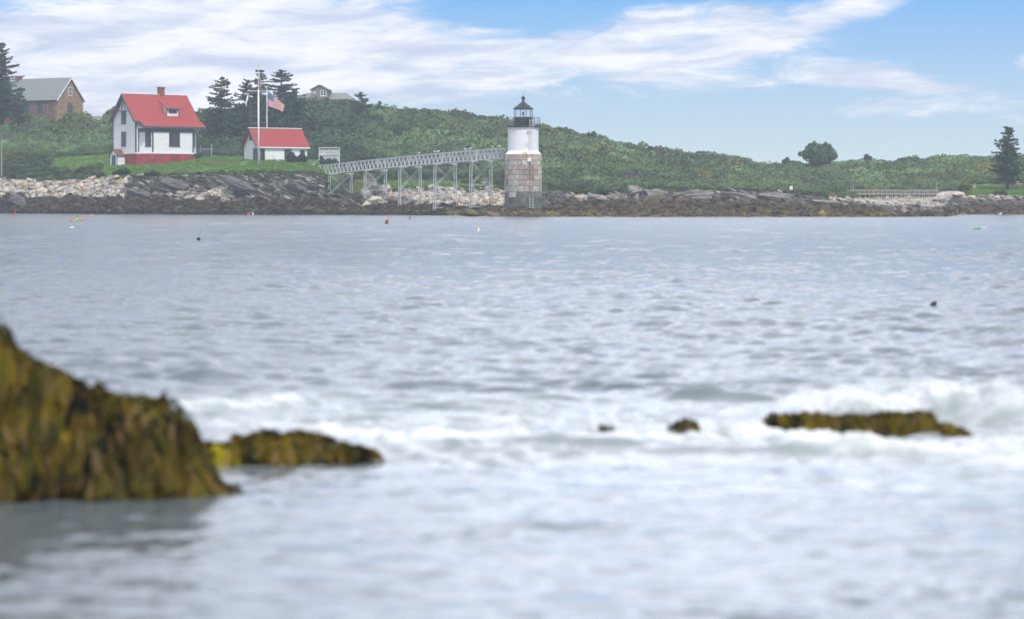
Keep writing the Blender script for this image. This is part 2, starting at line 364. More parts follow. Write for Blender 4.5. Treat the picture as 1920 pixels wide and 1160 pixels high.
U, SV = np.meshgrid(us, sv); u1 = U.ravel(); s1 = SV.ravel(); X, Y, Z = terrain(u1, s1)
nr, nc = U.shape; a = np.arange(nr*nc).reshape(nr, nc)
Fq = np.stack([a[:-1, :-1], a[:-1, 1:], a[1:, 1:], a[1:, :-1]], -1).reshape(-1, 4)
o = npmesh('island_terrain', np.stack([X, Y, Z], 1), Fq, M['terrain'], col=tcolor(u1, s1, X, Y, Z), smooth=False)
tag(o, 'low island shore rising from dark rocks and lawn to a scrub covered hill', None, None, 'structure')
TZ = Z.reshape(nr, nc); TYg = Y.reshape(nr, nc)
def ground(px, Y):
    """terrain height at bearing px and distance Y"""
    j = int(np.argmin(np.abs(us-px))); return float(np.interp(Y, TYg[:, j], TZ[:, j]))
# ------------------------------------------------------------------ shrubs
def bush_proto(i, n=420):
    r = np.random.default_rng(100+i); C = []; Nn = []
    lob = [(r.normal(0, .38), r.normal(0, .38), r.uniform(.25, .62), r.uniform(.38, .62)) for _ in range(7)]
    for k in range(n):
        l = lob[r.integers(len(lob))]; d = r.normal(size=3); d[2] = abs(d[2])*1.1-.15; d /= np.linalg.norm(d)
        C.append([l[0]+d[0]*l[3], l[1]+d[1]*l[3], max(.02, l[2]+d[2]*l[3]*(.9+.25*r.random()))]); Nn.append(d)
    V, Q = leaf_quads(np.array(C), np.array(Nn), .12, r, rnd=.34); return proto('shrub_kind', V, Q, M['leaf'])
BP = [bush_proto(i) for i in range(8)]
def shrub_field(name, n, box, accept, size, colf, label, hz=(.8, 1.25)):
    uu = RNG.uniform(box[0], box[1], n); sq = RNG.uniform(box[2], box[3], n)
    # area weighting along s
    Yn, _ = nodes(uu); k = np.clip(np.floor(sq+1).astype(int), 0, 8); dy = Yn[np.arange(n), k+1]-Yn[np.arange(n), k]
    keep = (RNG.random(n) < np.clip(dy/45., .12, 1))&accept(uu, sq); uu = uu[keep]; sq = sq[keep]
    X, Y, Z = terrain(uu, sq); m = len(uu); sc = size(uu, sq, m); 
    pts = np.stack([X, Y, Z-.15*sc], 1); rots = np.stack([RNG.normal(0, .12, m), RNG.normal(0, .12, m), RNG.uniform(0, 6.28, m)], 1)
    scl = np.stack([sc*RNG.uniform(.9, 1.25, m), sc*RNG.uniform(.9, 1.25, m), sc*RNG.uniform(*hz, m)], 1)
    return scatter(name, BP, pts, rots, scl, colf(uu, sq, X, Y, m), RNG.integers(0, 8, m), label)
def hillcol(uu, sq, X, Y, m):
    g = fbm(X/9., Y/9., 3, 81); C = np.array([.11,.175,.072])[None]*(.45+1.1*ss(.25,.75,g))[:, None]*RNG.uniform(.82, 1.2, m)[:, None]
    sp_ = RNG.random(m)*.5+fbm(X/5.+3, Y/6., 3, 86)*.9; C = mixc(C, (.05,.095,.055), ss(.50, .42, sp_)*.55); C = mixc(C, (.15,.21,.07), ss(.88, .98, sp_)*.6)
    C = mixc(C, (.10,.135,.035), ss(.52, .66, fbm(X/7.+9, Y/10., 3, 82))*.75)
    C = mixc(C, (.20,.19,.04), (ss(.62, .70, fbm(X/4., Y/6., 3, 83))*ss(.35, .7, RNG.random(m)))*.75*ss(950, 1080, uu))
    C = mixc(C, (.13,.10,.08), (RNG.random(m) > .98)*.5)
    C = mixc(C, (.14,.13,.11), (ss(.66, .7, fbm(X/3., Y/5., 2, 84))*(RNG.random(m) > .6))*.6)
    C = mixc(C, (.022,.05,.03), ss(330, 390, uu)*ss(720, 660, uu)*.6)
    return C
acc_h = lambda uu, sq: (lawnmask(uu, sq) < .35)&~(scar(uu, sq)&(RNG.random(len(uu)) < .93))&~hillpath(uu, sq+.04, 12)&~((uu > 60)&(uu < 160)&(sq > 5.85)&(sq < 6.4))&~((uu>692-(5-sq)*-18)&(uu<745)&(sq>4.5)&(sq<5.1)&(RNG.random(len(uu))<.75))
size_h = lambda uu, sq, m: RNG.uniform(.7, 1.5, m)*np.where(RNG.random(m) > .84, 1.4, 1)*np.where((uu < 215), .8, 1)*(.7+.5*ss(3.9, 5, sq))*np.where(uu > 1400, .85, 1)
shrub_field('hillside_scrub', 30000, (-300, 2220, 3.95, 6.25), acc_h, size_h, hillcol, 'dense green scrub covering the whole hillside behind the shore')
def beltcol(uu, sq, X, Y, m):
    C = np.array([.055,.095,.030])[None]*RNG.uniform(.5, 1.6, m)[:, None]
    C = mixc(C, (.16,.18,.05), (RNG.random(m) > .8)*.6); C = mixc(C, (.018,.04,.022), ss(.5, .62, fbm(X/3., Y/3., 2, 85))*.7)
    return C
acc_b = lambda uu, sq: (lawnmask(uu, sq) < .3)&((uu < 215)|((uu > 640)&(uu < 950)&(RNG.random(len(uu)) < .35)&(sq > 2.5))|((uu > 950)&(uu < 1540)&(sq > 2.35)))
shrub_field('foreshore_scrub', 9000, (-300, 1540, 2.0, 3.98), acc_b, lambda uu, sq, m: RNG.uniform(.35, .8, m)*np.where(uu > 640, 1.1, 1), beltcol, 'green brambles and tall weeds between beach and lawn', (.7, 1.3))
# edge of the lawn: ragged tufts
def edgecol(uu, sq, X, Y, m): return np.array([.06,.10,.028])[None]*RNG.uniform(.4, 1.5, m)[:, None]
acc_e = lambda uu, sq: (RNG.random(len(uu)) < .5)
shrub_field('lawn_edge_weeds', 5200, (215, 960, 1.9, 2.22), acc_e, lambda uu, sq, m: RNG.uniform(.2, .5, m), edgecol, 'ragged weeds along the seaward edge of the lawn', (.5, 1.1))
# low grass tufts over the lawns
def gp(i):
    r = np.random.default_rng(300+i); V = []; Q = []
    for k in range(34):
        x, y = r.normal(0, .45, 2); h = r.uniform(.25, .7); a = r.uniform(0, 3.14); w = .06; dx, dy = math.cos(a)*w, math.sin(a)*w; lx, ly = r.normal(0, .15, 2)
        n = len(V); V += [(x-dx, y-dy, 0), (x+dx, y+dy, 0), (x+lx+dx*.4, y+ly+dy*.4, h), (x+lx-dx*.4, y+ly-dy*.4, h)]; Q.append((n, n+1, n+2, n+3))
    return proto('grass_kind', np.array(V), np.array(Q), M['leaf'])
GP = [gp(i) for i in range(4)]
n = 26000; uu = RNG.uniform(80, 1960, n); sq = RNG.uniform(1.95, 4.15, n); k = RNG.random(n) < lawnmask(uu, sq); uu = uu[k]; sq = sq[k]; X, Y, Z = terrain(uu, sq); m = len(uu)
C = np.array([.135,.255,.05])[None]*RNG.uniform(.7, 1.25, m)[:, None]; C = mixc(C, (.17,.18,.06), ss(.5, .7, fbm(X/3., Y/2., 3, 71))*.5)
sc = RNG.uniform(.25, .5, m); scatter('lawn_grass', GP, np.stack([X, Y, Z-.02], 1), np.stack([X*0, X*0, RNG.uniform(0, 6, m)], 1), np.stack([sc*1.4, sc*1.4, sc*.5], 1), C, RNG.integers(0, 4, m), 'short green mown grass of the lawns round the houses')
# ------------------------------------------------------------------ stones
SP = []
for i in range(8):
    V, Q = stone(i); V = V*np.array([1, .8, .62]); SP.append(proto('stone_kind', V, Q, M['rockinst'], smooth=False))
def stones(name, n, box, dens, size, colf, label, flat=(.6, 1.0), tilt=.4, sink=.25, aniso=None):
    uu = RNG.uniform(box[0], box[1], n); sq = RNG.uniform(box[2], box[3], n)
    k = RNG.random(n) < dens(uu, sq); uu = uu[k]; sq = sq[k]; X, Y, Z = terrain(uu, sq); m = len(uu); sc = size(uu, sq, m)
    if aniso:
        rots = np.stack([RNG.normal(0, .2, m)-.35, RNG.normal(.28, .18, m), RNG.normal(-.45, .25, m)], 1); scl = np.stack([sc*RNG.uniform(1.4, 2.9, m), sc*RNG.uniform(.6, 1.1, m), sc*RNG.uniform(.3, .75, m)], 1)
    else:
        rots = np.stack([RNG.normal(0, tilt, m), RNG.normal(0, tilt, m), RNG.uniform(0, 6.28, m)], 1); scl = np.stack([sc*RNG.uniform(.8, 1.3, m), sc*RNG.uniform(.8, 1.3, m), sc*RNG.uniform(*flat, m)], 1)
    return scatter(name, SP, np.stack([X, Y, Z+sc*sink], 1), rots, scl, colf(uu, sq, X, Y, Z, m), RNG.integers(0, 8, m), label)
def cobcol(uu, sq, X, Y, Z, m):
    C = np.array([.45,.39,.31])[None]*RNG.uniform(.5, 1.25, m)[:, None]; r = RNG.random(m)
    C = mixc(C, (.27,.27,.28), (r < .3)*.85); C = mixc(C, (.42,.27,.14), (r > .92)*.7); return mixc(C, (.10,.10,.105), ((r > .25)&(r < .33))*.9)
csize = lambda uu, sq, m: np.minimum(.10+RNG.gamma(1.3, .12, m), .85)*np.where(uu > 1000, .75, 1)
stones('beach_cobbles', 22000, (-60, 1980, .85, 4.0), lambda u, s: (paleness(u, s) > .4)*1., csize, cobcol, 'pale rounded cobbles heaped along the top of the shore')
def slabcol(uu, sq, X, Y, Z, m):
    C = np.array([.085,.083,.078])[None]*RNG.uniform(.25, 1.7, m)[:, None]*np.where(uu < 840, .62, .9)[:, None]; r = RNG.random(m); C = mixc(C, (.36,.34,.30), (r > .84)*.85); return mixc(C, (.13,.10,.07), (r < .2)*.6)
def slabd(u, s):
    a = ((u > 228)&(u < 700)|(u > 955)&(u < 1600)|(u > 1700))&(s > .8)&(s < 2.05)
    a = a|((u > 1560)&(u < 1795)&(s > 2.9)&(s < 3.9)); a = a|((u<240)&(s>.75)&(s<1.1))
    return a*(paleness(u, s) < .5)*np.where(u > 955, .38, .8)
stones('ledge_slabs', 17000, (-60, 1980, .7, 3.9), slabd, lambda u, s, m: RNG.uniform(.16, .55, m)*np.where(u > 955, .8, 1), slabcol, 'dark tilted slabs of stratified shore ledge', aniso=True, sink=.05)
def wcol(uu, sq, X, Y, Z, m):
    C = np.array([.085,.062,.032])[None]*RNG.uniform(.3, 1.7, m)[:, None]; r = RNG.random(m)
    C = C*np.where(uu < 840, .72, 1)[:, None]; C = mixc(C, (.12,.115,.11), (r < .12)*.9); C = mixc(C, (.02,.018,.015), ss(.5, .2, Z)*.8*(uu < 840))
    return mixc(C, (.24,.20,.035), ss(.8, .3, Z)*ss(.52, .6, fbm(uu/16., Y/3., 3, 66))*(uu > 840)*.8*(r > .35))
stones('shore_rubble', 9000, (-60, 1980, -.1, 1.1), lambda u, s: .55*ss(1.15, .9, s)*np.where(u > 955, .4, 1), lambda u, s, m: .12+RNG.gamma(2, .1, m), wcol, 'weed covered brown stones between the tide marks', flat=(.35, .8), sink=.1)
# weed tufts: drooping tassels laid over the low rocks
def wp(i):
    r = np.random.default_rng(400+i); V = []; Q = []
    for k in range(46):
        a = r.uniform(0, 6.28); L_ = r.uniform(.5, 1.1); w = r.uniform(.05, .1); x0, y0 = r.normal(0, .12, 2); c, s_ = math.cos(a), math.sin(a); base = len(V)
        for j in range(4):
            t = j/3; rad = L_*math.sin(t*1.4); z = .35+.12*r.random()-.75*t*t*L_*.8; V += [(x0+c*rad-s_*w, y0+s_*rad+c*w, z), (x0+c*rad+s_*w, y0+s_*rad-c*w, z)]
            if j: n = base+2*j; Q.append((n-2, n-1, n+1, n))
    return proto('weed_kind', np.array(V), np.array(Q), M['weedinst'])
WP = [wp(i) for i in range(5)]
n = 26000; uu = RNG.uniform(-60, 1980, n); sq = RNG.uniform(-.05, 1.05, n); k = RNG.random(n) < .5*ss(1.08, .85, sq); uu = uu[k]; sq = sq[k]; X, Y, Z = terrain(uu, sq); m = len(uu)
sc = RNG.uniform(.3, .7, m); scatter('shore_rockweed', WP, np.stack([X, Y, Z], 1), np.stack([RNG.normal(-.1, .25, m), RNG.normal(0, .25, m), RNG.uniform(0, 6.28, m)], 1), np.stack([sc, sc, sc*.8], 1), wcol(uu, sq, X, Y, Z, m)*1.15, RNG.integers(0, 5, m), 'brown rockweed draped over the low rocks at the waterline')
# ================================================================== BUILDINGS
def place(px, Y, z, deg, name, label, cat, group=None):
    return empty(name, (UX(px, Y), Y, z), math.radians(deg), label, cat, group)
def window(parent, o, d, w, h, fr=.1, mull=1, bars=2, sill=True, frame='slate', arch=False, double=False):
    """o: bottom-left corner of the opening (x,y,z) seen from outside, d: direction (x,y) to the right seen from outside"""
    d = Vector((d[0], d[1], 0)).normalized(); n = Vector((d.y, -d.x, 0)); o = Vector(o); up = Vector((0,0,1))
    def brd(mb, a0, a1, z0, z1, t0, t1):
        q = [o+d*a+n*t+up*z for z in (z0, z1) for a, t in ((a0, t1), (a1, t1), (a1, t0), (a0, t0))]
        mb.add(q, [(0,1,2,3)[::-1],(4,5,6,7),(0,1,5,4),(1,2,6,5),(2,3,7,6),(3,0,4,7)])
    b = MB(); brd(b, fr*.6, w-fr*.6, fr*.6, h-fr*.6, -.02, .015); p = b.build('window', M['glass'], parent)
    f = MB(); brd(f, 0, fr, 0, h, .0, .06); brd(f, w-fr, w, 0, h, .0, .06); brd(f, fr, w-fr, h-fr, h, .0, .063); brd(f, fr, w-fr, 0, fr, .0, .063)
    if double: brd(f, w/2-fr*.6, w/2+fr*.6, fr, h-fr, .0, .057)
    f.build('frame', M[frame], p)
    g = MB(); brd(g, fr, w-fr, h*.52-.03, h*.52+.03, .012, .045)
    for k in range(mull): 
        for (A, B) in (((fr, w/2), (w/2, w-fr)) if double else ((fr, w-fr),)): c = A+(B-A)*(k+1)/(mull+1); brd(g, c-.015, c+.015, fr, h-fr, .012, .038)
    g.build('muntins', M[frame], p)
    if sill: s_ = MB(); brd(s_, -.08, w+.08, -.08, 0, .0, .12); s_.build('sill', M[frame], p)
    return p
# ------------------------------------------------ keeper's house
hz = 7.75
H = place(254.5, 376, hz-.25, 39, 'keepers_house', "white clapboard house with red roof, brick chimney and red stone basement on the lawn", 'house')
W_, Dp = 10.8, 7.0; b0, b1 = 2.15, 7.05          # basement top / main eave
ca, cc, c1 = .45, 1.67, 11.1                    # chamfered front wing
wing = [(ca, -.0), (ca+cc, -cc), (c1-cc, -cc), (c1, 0)]
def grow(poly, g): return [(ca-g, 0), (ca+cc-g*.5, -cc-g), (c1-cc+g*.5, -cc-g), (c1+g, 0)]
m = MB(); m.prism([(0.02, .0), (W_-.02, .0), (W_-.02, Dp), (0.02, Dp)], -1.5, b0-.25); m.prism([(x, y) for x, y in wing], -1.5, b0-.25); m.build('basement', M['redstone'], H)
m = MB(); m.box(-.06, W_+.06, .0, Dp+.06, b0-.25, b0); m.prism(grow(wing, .06), b0-.252, b0-.002); m.build('skirt_board', M['trimw'], H)
slope = 4.4/4.1; rz = lambda y: b1+.0+(y+.6)*slope if y < 3.5 else b1+(7.6-y)*slope
m = MB(); m.xprism([(0, b0), (Dp, b0), (Dp, rz(Dp)-.25), (3.5, rz(3.5)-.25), (0, rz(0)-.25)], 0, W_)
m.prism(wing, b0+.002, 6.3); m.xprism([(0, 6.3), (0, 7.0), (-cc, 6.35), (-cc, 6.3)], ca+cc, c1-cc); m.build('wall', M['white'], H)
# roof: main gable + lower front slope
R0, R1 = -.6, W_+.6; ap = rz(3.5)
m = MB(); t = .16
m.slab([(R0, -.6, b1), (R1, -.6, b1), (R1, 3.5, ap), (R0, 3.5, ap)], t); m.slab([(R0, 3.5, ap-.002), (R1, 3.5, ap-.002), (R1, 7.6, b1), (R0, 7.6, b1)], t)
m.slab([(.2, -2.2, 6.22), (W_+.75, -2.2, 6.22), (W_+.75, -.5, b1+.12), (.2, -.5, b1+.12)], t)
roof = m.build('roof', M['shingle'], H)
m = MB()
for x in (R0-.03, R1-.03):      # barge boards
    for (y0, z0, y1, z1) in ((-.6, b1, 3.5, ap), (7.6, b1, 3.5, ap)): m.add([(x,y0,z0+.02),(x+.06,y0,z0+.02),(x+.06,y1,z1+.02),(x,y1,z1+.02),(x,y0,z0-.38),(x+.06,y0,z0-.38),(x+.06,y1,z1-.38),(x,y1,z1-.38)], [(0,1,2,3),(4,7,6,5),(0,4,5,1),(1,5,6,2),(2,6,7,3),(3,7,4,0)])
for x in (.14, W_+.75): m.add([(x,-2.2,6.24),(x+.06,-2.2,6.24),(x+.06,-.5,b1+.14),(x,-.5,b1+.14),(x,-2.2,5.95),(x+.06,-2.2,5.95),(x+.06,-.5,b1-.2),(x,-.5,b1-.2)], [(0,1,2,3),(4,7,6,5),(0,4,5,1),(1,5,6,2),(2,6,7,3),(3,7,4,0)])
build_each(m, 'barge_board', M['slate'], roof)
m = MB(); m.box(.2, W_+.75, -2.24, -2.16, 5.9, 6.2); m.box(.26, W_+.69, -2.15, -1.7, 5.95, 6.0); m.box(R0+.06, .1, -.66, -.6, b1-.25, b1)
m.add([(R0+.05,-.5,b1-.08),(0,-.5,b1-.08),(0,3.5,ap-.28),(R0+.05,3.5,ap-.28)], [(0,1,2,3)]); m.add([(R0+.05,7.5,b1-.08),(0,7.5,b1-.08),(0,3.5,ap-.28),(R0+.05,3.5,ap-.28)], [(0,3,2,1)])
m.build('soffit', M['slate'], roof)
m = MB(); m.prism(grow(wing, .03), 5.3, 5.9)      # deep frieze board under the eave
m.bar((-.45, .9, ap-2.75), (-.45, 6.1, ap-2.75), .1); m.bar((-.45, 3.5, ap-2.75), (-.45, 3.5, ap-.3), .1); m.bar((-.45, 2.4, ap-2.7), (-.45, 3.5, ap-.9), .08); m.bar((-.45, 4.6, ap-2.7), (-.45, 3.5, ap-.9), .08)
m.build('gable_truss', M['slate'], H)
m = MB()
for x, y in ((0, 0), (0, Dp), (W_, 0)): m.box(x-.05, x+.14 if x == 0 else x+.05, y-.05, y+.14, b0+.003, rz(0)-.3)
for (x, y) in ((ca+cc, -cc), (c1-cc, -cc), (c1-.03, -.1)): m.box(x-.1, x+.1, y-.05, y+.1, b0+.003, 5.3)
m.box(ca-.03, ca+.12, -.12, .02, b0+.003, 5.3); build_each(m, 'corner_board', M['slate'], H)
for x in (.35, 1.4):      # eave brackets
    m = MB(); m.bar((x+.1, -2.1, 6.0), (ca+cc-.5+x*.3, -1.15-x*.1, 5.1), .1); m.bar((x, -2.05, 5.93), (x+.9, -1.3, 5.93), .09); m.build('bracket', M['slate'], H)
window(H, (-.0, 4.45, b0+1.0), (0, -1), 1.45, 2.3); window(H, (-.0, 4.45, b0+4.55), (0, -1), 1.45, 2.0)
dc = (.7071, -.7071); window(H, (ca+.80, -.80, b0+.95), dc, .95, 2.3)
window(H, (5.05, -cc-0.0, b0+.98), (1, 0), 1.95, 2.35, double=True)
window(H, (c1-cc+1.0*.3, -cc+.3, b0+.95), (.7071, .7071), .8, 2.3)
# dormer
dm = MB(); dx0, dx1, dy = 5.75, 7.95, .25
zf = rz(dy); dt = zf+1.3
dm.add([(dx0,dy,zf-.3),(dx1,dy,zf-.3),(dx1,dy,dt),(dx0,dy,dt),(dx0,dy+2.4,dt+1.2),(dx1,dy+2.4,dt+1.2),(dx0,dy+2.4,zf+1.4),(dx1,dy+2.4,zf+1.4)], [(0,1,2,3),(0,3,4,6),(1,7,5,2)])
do = dm.build('dormer', M['white'], H)
m = MB(); m.slab([(dx0-.3, dy-.35, dt-.10), (dx1+.3, dy-.35, dt-.10), (dx1+.1, dy+2.75, dt+1.42), (dx0-.1, dy+2.75, dt+1.42)], .12); m.build('dormer_roof', M['shingle'], do)
m = MB(); m.box(dx0-.3, dx1+.3, dy-.38, dy-.34, dt-.26, dt-.08); m.box(dx0-.05, dx0+.07, dy-.04, dy+.02, zf-.2, dt-.2); m.box(dx1-.07, dx1+.05, dy-.04, dy+.02, zf-.2, dt-.2); m.build('dormer_trim', M['slate'], do)
window(do, (dx0+.4, dy-.0, zf+.42), (1, 0), 1.45, .78, bars=0, sill=False)
m = MB(); m.box(6.35, 7.2, 3.3, 4.15, ap-.8, ap+1.15); m.box(6.29, 7.26, 3.24, 4.21, ap+1.0, ap+1.25); ch = m.build('chimney', M['brick'], H)
m = MB(); m.tube((6.6, 1.55, rz(1.55)-.1), (6.6, 1.55, rz(1.55)+.85), .06); m.build('vent_pipe', M['black'], H)
m = MB(); m.bar((R0, 3.5, ap+.03), (R1, 3.5, ap+.03), .12, .06); m.build('ridge_cap', M['trimw'], roof)
# cellar porch on the gable end
m = MB(); py0, py1 = 3.3, 5.9; m.box(-1.35, 0, py0+.1, py1-.1, -1.2, 1.75); m.xprism([(py0+.1, 1.75), (py1-.1, 1.75), (4.6, 2.55)], -1.35, 0); po = m.build('cellar_porch', M['white'], H)
m = MB(); m.slab([(-1.5, py0-.15, 1.65), (-.0, py0-.15, 1.65), (-.0, 4.6, 2.68), (-1.5, 4.6, 2.68)], .1); m.slab([(-1.5, 4.6, 2.678), (-.0, 4.6, 2.678), (-.0, py1+.15, 1.65), (-1.5, py1+.15, 1.65)], .1); m.build('porch_roof', M['shinglebrown'], po)
m = MB(); m.box(-1.41, -1.352, 3.95, 5.1, -.2, 1.7); m.build('door', M['slate'], po)
m = MB(); 
for y in (3.4, 5.74): m.box(-1.40, -1.352, y-.06, y+.06, -.6, 1.72)
build_each(m, 'corner_board', M['slate'], po)
# ------------------------------------------------ boat house
B = place(485, 369, 8.1, 34, 'boathouse', 'small white shed with red roof and open grey door behind the flagpole', 'shed')
bw, bd = 8.6, 4.9; be = 2.2; bs = 3.0/2.75; bz = lambda y: be+(y+.3)*bs if y < bd/2 else be+(bd+.3-y)*bs; ba = bz(bd/2)
m = MB(); m.xprism([(0, -.6), (bd, -.6), (bd, bz(bd)-.2), (bd/2, ba-.2), (0, bz(0)-.2)], 0, bw); m.build('wall', M['white'], B)
m = MB(); m.slab([(-.5, -.3, be), (bw+.3, -.3, be), (bw+.3, bd/2, ba), (-.5, bd/2, ba)], .13); m.slab([(-.5, bd/2, ba-.002), (bw+.3, bd/2, ba-.002), (bw+.3, bd+.3, be), (-.5, bd+.3, be)], .13); r_ = m.build('roof', M['shingle'], B)
m = MB(); m.bar((-.55, bd/2, ba+.02), (bw+.35, bd/2, ba+.02), .22, .12); m.build('ridge_cap', M['trimw'], r_)
m = MB(); m.box(-.5, bw+.3, -.36, -.28, be-.16, be+.02); m.build('gutter', M['trimw'], r_)
m = MB(); x = -.56
for (y0, y1) in ((-.3, bd/2), (bd+.3, bd/2)): m.add([(x,y0,be+.02),(x+.06,y0,be+.02),(x+.06,y1,ba+.02),(x,y1,ba+.02),(x,y0,be-.3),(x+.06,y0,be-.3),(x+.06,y1,ba-.3),(x,y1,ba-.3)], [(0,1,2,3),(4,7,6,5),(0,4,5,1),(1,5,6,2),(2,6,7,3),(3,7,4,0)])
build_each(m, 'barge_board', M['slate'], r_)
m = MB()
for x, y in ((-.03, -.03), (bw-.08, -.03), (-.03, bd-.1)): m.box(x, x+.12, y, y+.12, -.6, be-.1)
build_each(m, 'corner_board', M['slate'], B)
window(B, (-.0, 2.95, 3.35), (0, -1), 1.1, 1.2, mull=1)
m = MB(); m.box(-.06, .0, .25, 1.75, -.4, 2.05); m.build('door', M['slate'], B)
m = MB(); m.box(.25, 1.05, -.06, .0, -.4, 1.95); m.build('door', M['black'], B)  # flat black panel standing in for the dark inside of the open doorway
window(B, (4.5, -.0, -.3), (1, 0), 1.25, 2.2, mull=0, double=True, fr=.12); window(B, (7.25, -.0, .95), (1, 0), .85, .85, mull=0)
# ------------------------------------------------ stone house
T = place(107, 441, 17.3, 61, 'stone_house', 'tan stone house with grey slate roof on the ridge beside the tall spruce', 'house')
gw, gl = 7.5, 12.0; ge = 3.6; ga = 7.55
m = MB(); m.yprism([(0, -1), (gw, -1), (gw, ge), (gw/2, ga-.25), (0, ge)], 0, .5); g1 = m.build('gable_wall', M['fieldstone'], T)
m = MB(); m.box(.01, gw, .5, gl, -1, ge-.02); m.build('side_wall', M['darkstone'], T)
m = MB(); sl = (ga-ge)/(gw/2); e_ = .35
m.slab([(-e_, gl+.3, ge-e_*sl), (-e_, -.3, ge-e_*sl), (gw/2, -.3, ga), (gw/2, gl+.3, ga)], .18); m.slab([(gw/2, gl+.3, ga-.002), (gw/2, -.3, ga-.002), (gw+e_, -.3, ge-e_*sl), (gw+e_, gl+.3, ge-e_*sl)], .18); r_ = m.build('roof', M['greyroof'], T)
m = MB(); y = -.36
for (x0, x1) in ((-e_, gw/2), (gw+e_, gw/2)): m.add([(x0,y,ge-e_*sl+.02),(x0,y+.06,ge-e_*sl+.02),(x1,y+.06,ga+.02),(x1,y,ga+.02),(x0,y,ge-e_*sl-.28),(x0,y+.06,ge-e_*sl-.28),(x1,y+.06,ga-.28),(x1,y,ga-.28)], [(0,1,2,3),(4,7,6,5),(0,4,5,1),(1,5,6,2),(2,6,7,3),(3,7,4,0)])
build_each(m, 'barge_board', M['trimw'], r_)
window(T, (3.1, -.0, 4.15), (1, 0), 1.15, 1.6, frame='trimw', mull=2, sill=False)
m = MB(); arc = [(2.9, -.5), (4.5, -.5), (4.5, 2.2), (4.3, 2.7), (3.7, 2.95), (3.1, 2.7), (2.9, 2.2)]; m.yprism(arc, -.03, .02); m.build('arched_door', M['slate'], T)
window(T, (0, 8.6, 1.2), (0, -1), 2.0, 2.0, frame='slate', double=True); window(T, (0, 4.6, 1.2), (0, -1), 1.1, 2.0, frame='slate')
m = MB(); m.yprism([(1.5, -1), (9.3, -1), (9.3, ge-.3), (5.4, 7.0), (1.5, ge)], 3.2, 9); m.build('rear_wing', M['fieldstone'], T)
m = MB(); m.slab([(5.4, 9.2, 7.3), (5.4, 2.8, 7.3), (9.65, 2.8, 2.95), (9.65, 9.2, 2.95)], .18); m.slab([(3.2, 9.2, 5.2), (3.2, 2.8, 5.2), (5.4, 2.8, 7.297), (5.4, 9.2, 7.297)], .18); w2 = m.build('rear_wing_roof', M['greyroof'], T)
m = MB(); m.add([(5.4,2.72,7.32),(5.4,2.78,7.32),(9.65,2.78,2.97),(9.65,2.72,2.97),(5.4,2.72,7.0),(5.4,2.78,7.0),(9.65,2.78,2.65),(9.65,2.72,2.65)], [(0,1,2,3),(4,7,6,5),(0,4,5,1),(1,5,6,2),(2,6,7,3),(3,7,4,0)]); build_each(m, 'barge_board', M['trimw'], w2)
m = MB(); m.xprism([(9.8, -1), (14.2, -1), (14.2, 1.9), (12, 4.4), (9.8, 1.9)], -1.6, .3); m.build('side_wing', M['brick'], T)
m = MB(); m.slab([(-1.9, 9.5, 1.75), (1.5, 9.5, 1.75), (3.0, 12, 4.7), (-1.9, 12, 4.7)], .15); m.slab([(-1.9, 12, 4.697), (3.0, 12, 4.697), (1.5, 14.5, 1.75), (-1.9, 14.5, 1.75)], .15); m.build('side_wing_roof', M['greyroof'], T)
m = MB(); m.box(3.1, 4.3, 11.9, 12.7, 4, 8.1); m.build('chimney', M['brick'], T)
m = MB(); m.box(.5, 2.6, 10.6, 12.1, 3, 5.4); d_ = m.build('dormer', M['greyshingle'], T)
m = MB(); m.slab([(.3, 12.3, 5.3), (.3, 10.4, 5.3), (3.2, 10.4, 6.6), (3.2, 12.3, 6.6)], .12); m.build('dormer_roof', M['greyroof'], d_)
m = MB(); m.slab([(2.9, 21, 7.5), (2.9, 11.9, 7.5), (5, 11.9, 8.3), (5, 21, 8.3)], .2); m.box(3, 7, 12, 21, -1, 7.2); m.build('far_wing', M['greyroof'], T)
# ------------------------------------------------ hill cottage
K = place(600, 470, ZR(188, 470), -6, 'shingled_cottage', 'grey shingled cottage with white dormer window showing over the wooded ridge', 'house')
m = MB(); m.box(-4, 5.6, 2, 8, -3, .6); m.xprism([(0, -2), (6, -2), (6, 1), (3, 2.2), (0, 1)], -1.55, 1.65); m.build('wall', M['greyshingle'], K)
m = MB(); m.slab([(-4.6, -.5, .1), (6.6, -.5, .1), (4.6, 4, 1.6), (-3.4, 4, 1.6)], .15); m.slab([(-3.4, 4, 1.597), (4.6, 4, 1.597), (5.8, 8.5, .1), (-4.2, 8.5, .1)], .15); m.build('roof', M['greyroof'], K)
m = MB(); m.yprism([(-1.55, 0), (1.65, 0), (1.65, 2.0), (.05, 2.75), (-1.55, 2.0)], -1.0, 2.0); d_ = m.build('dormer', M['greyshingle'], K)
m = MB(); m.slab([(-1.85, -1.3, 1.9), (.05, -1.3, 2.9), (.05, 2.3, 2.9), (-1.85, 2.3, 1.9)], -.1); m.slab([(.05, -1.3, 2.9), (1.95, -1.3, 1.9), (1.95, 2.3, 1.9), (.05, 2.3, 2.9)], -.1); m.build('dormer_roof', M['greyroof'], d_)
window(d_, (.3, -1.0, .75), (1, 0), 1.15, 1.15, frame='trimw', double=True, mull=0)
window(d_, (-1.2, -1.0, 1.2), (1, 0), .5, .5, frame='trimw', mull=0, sill=False)
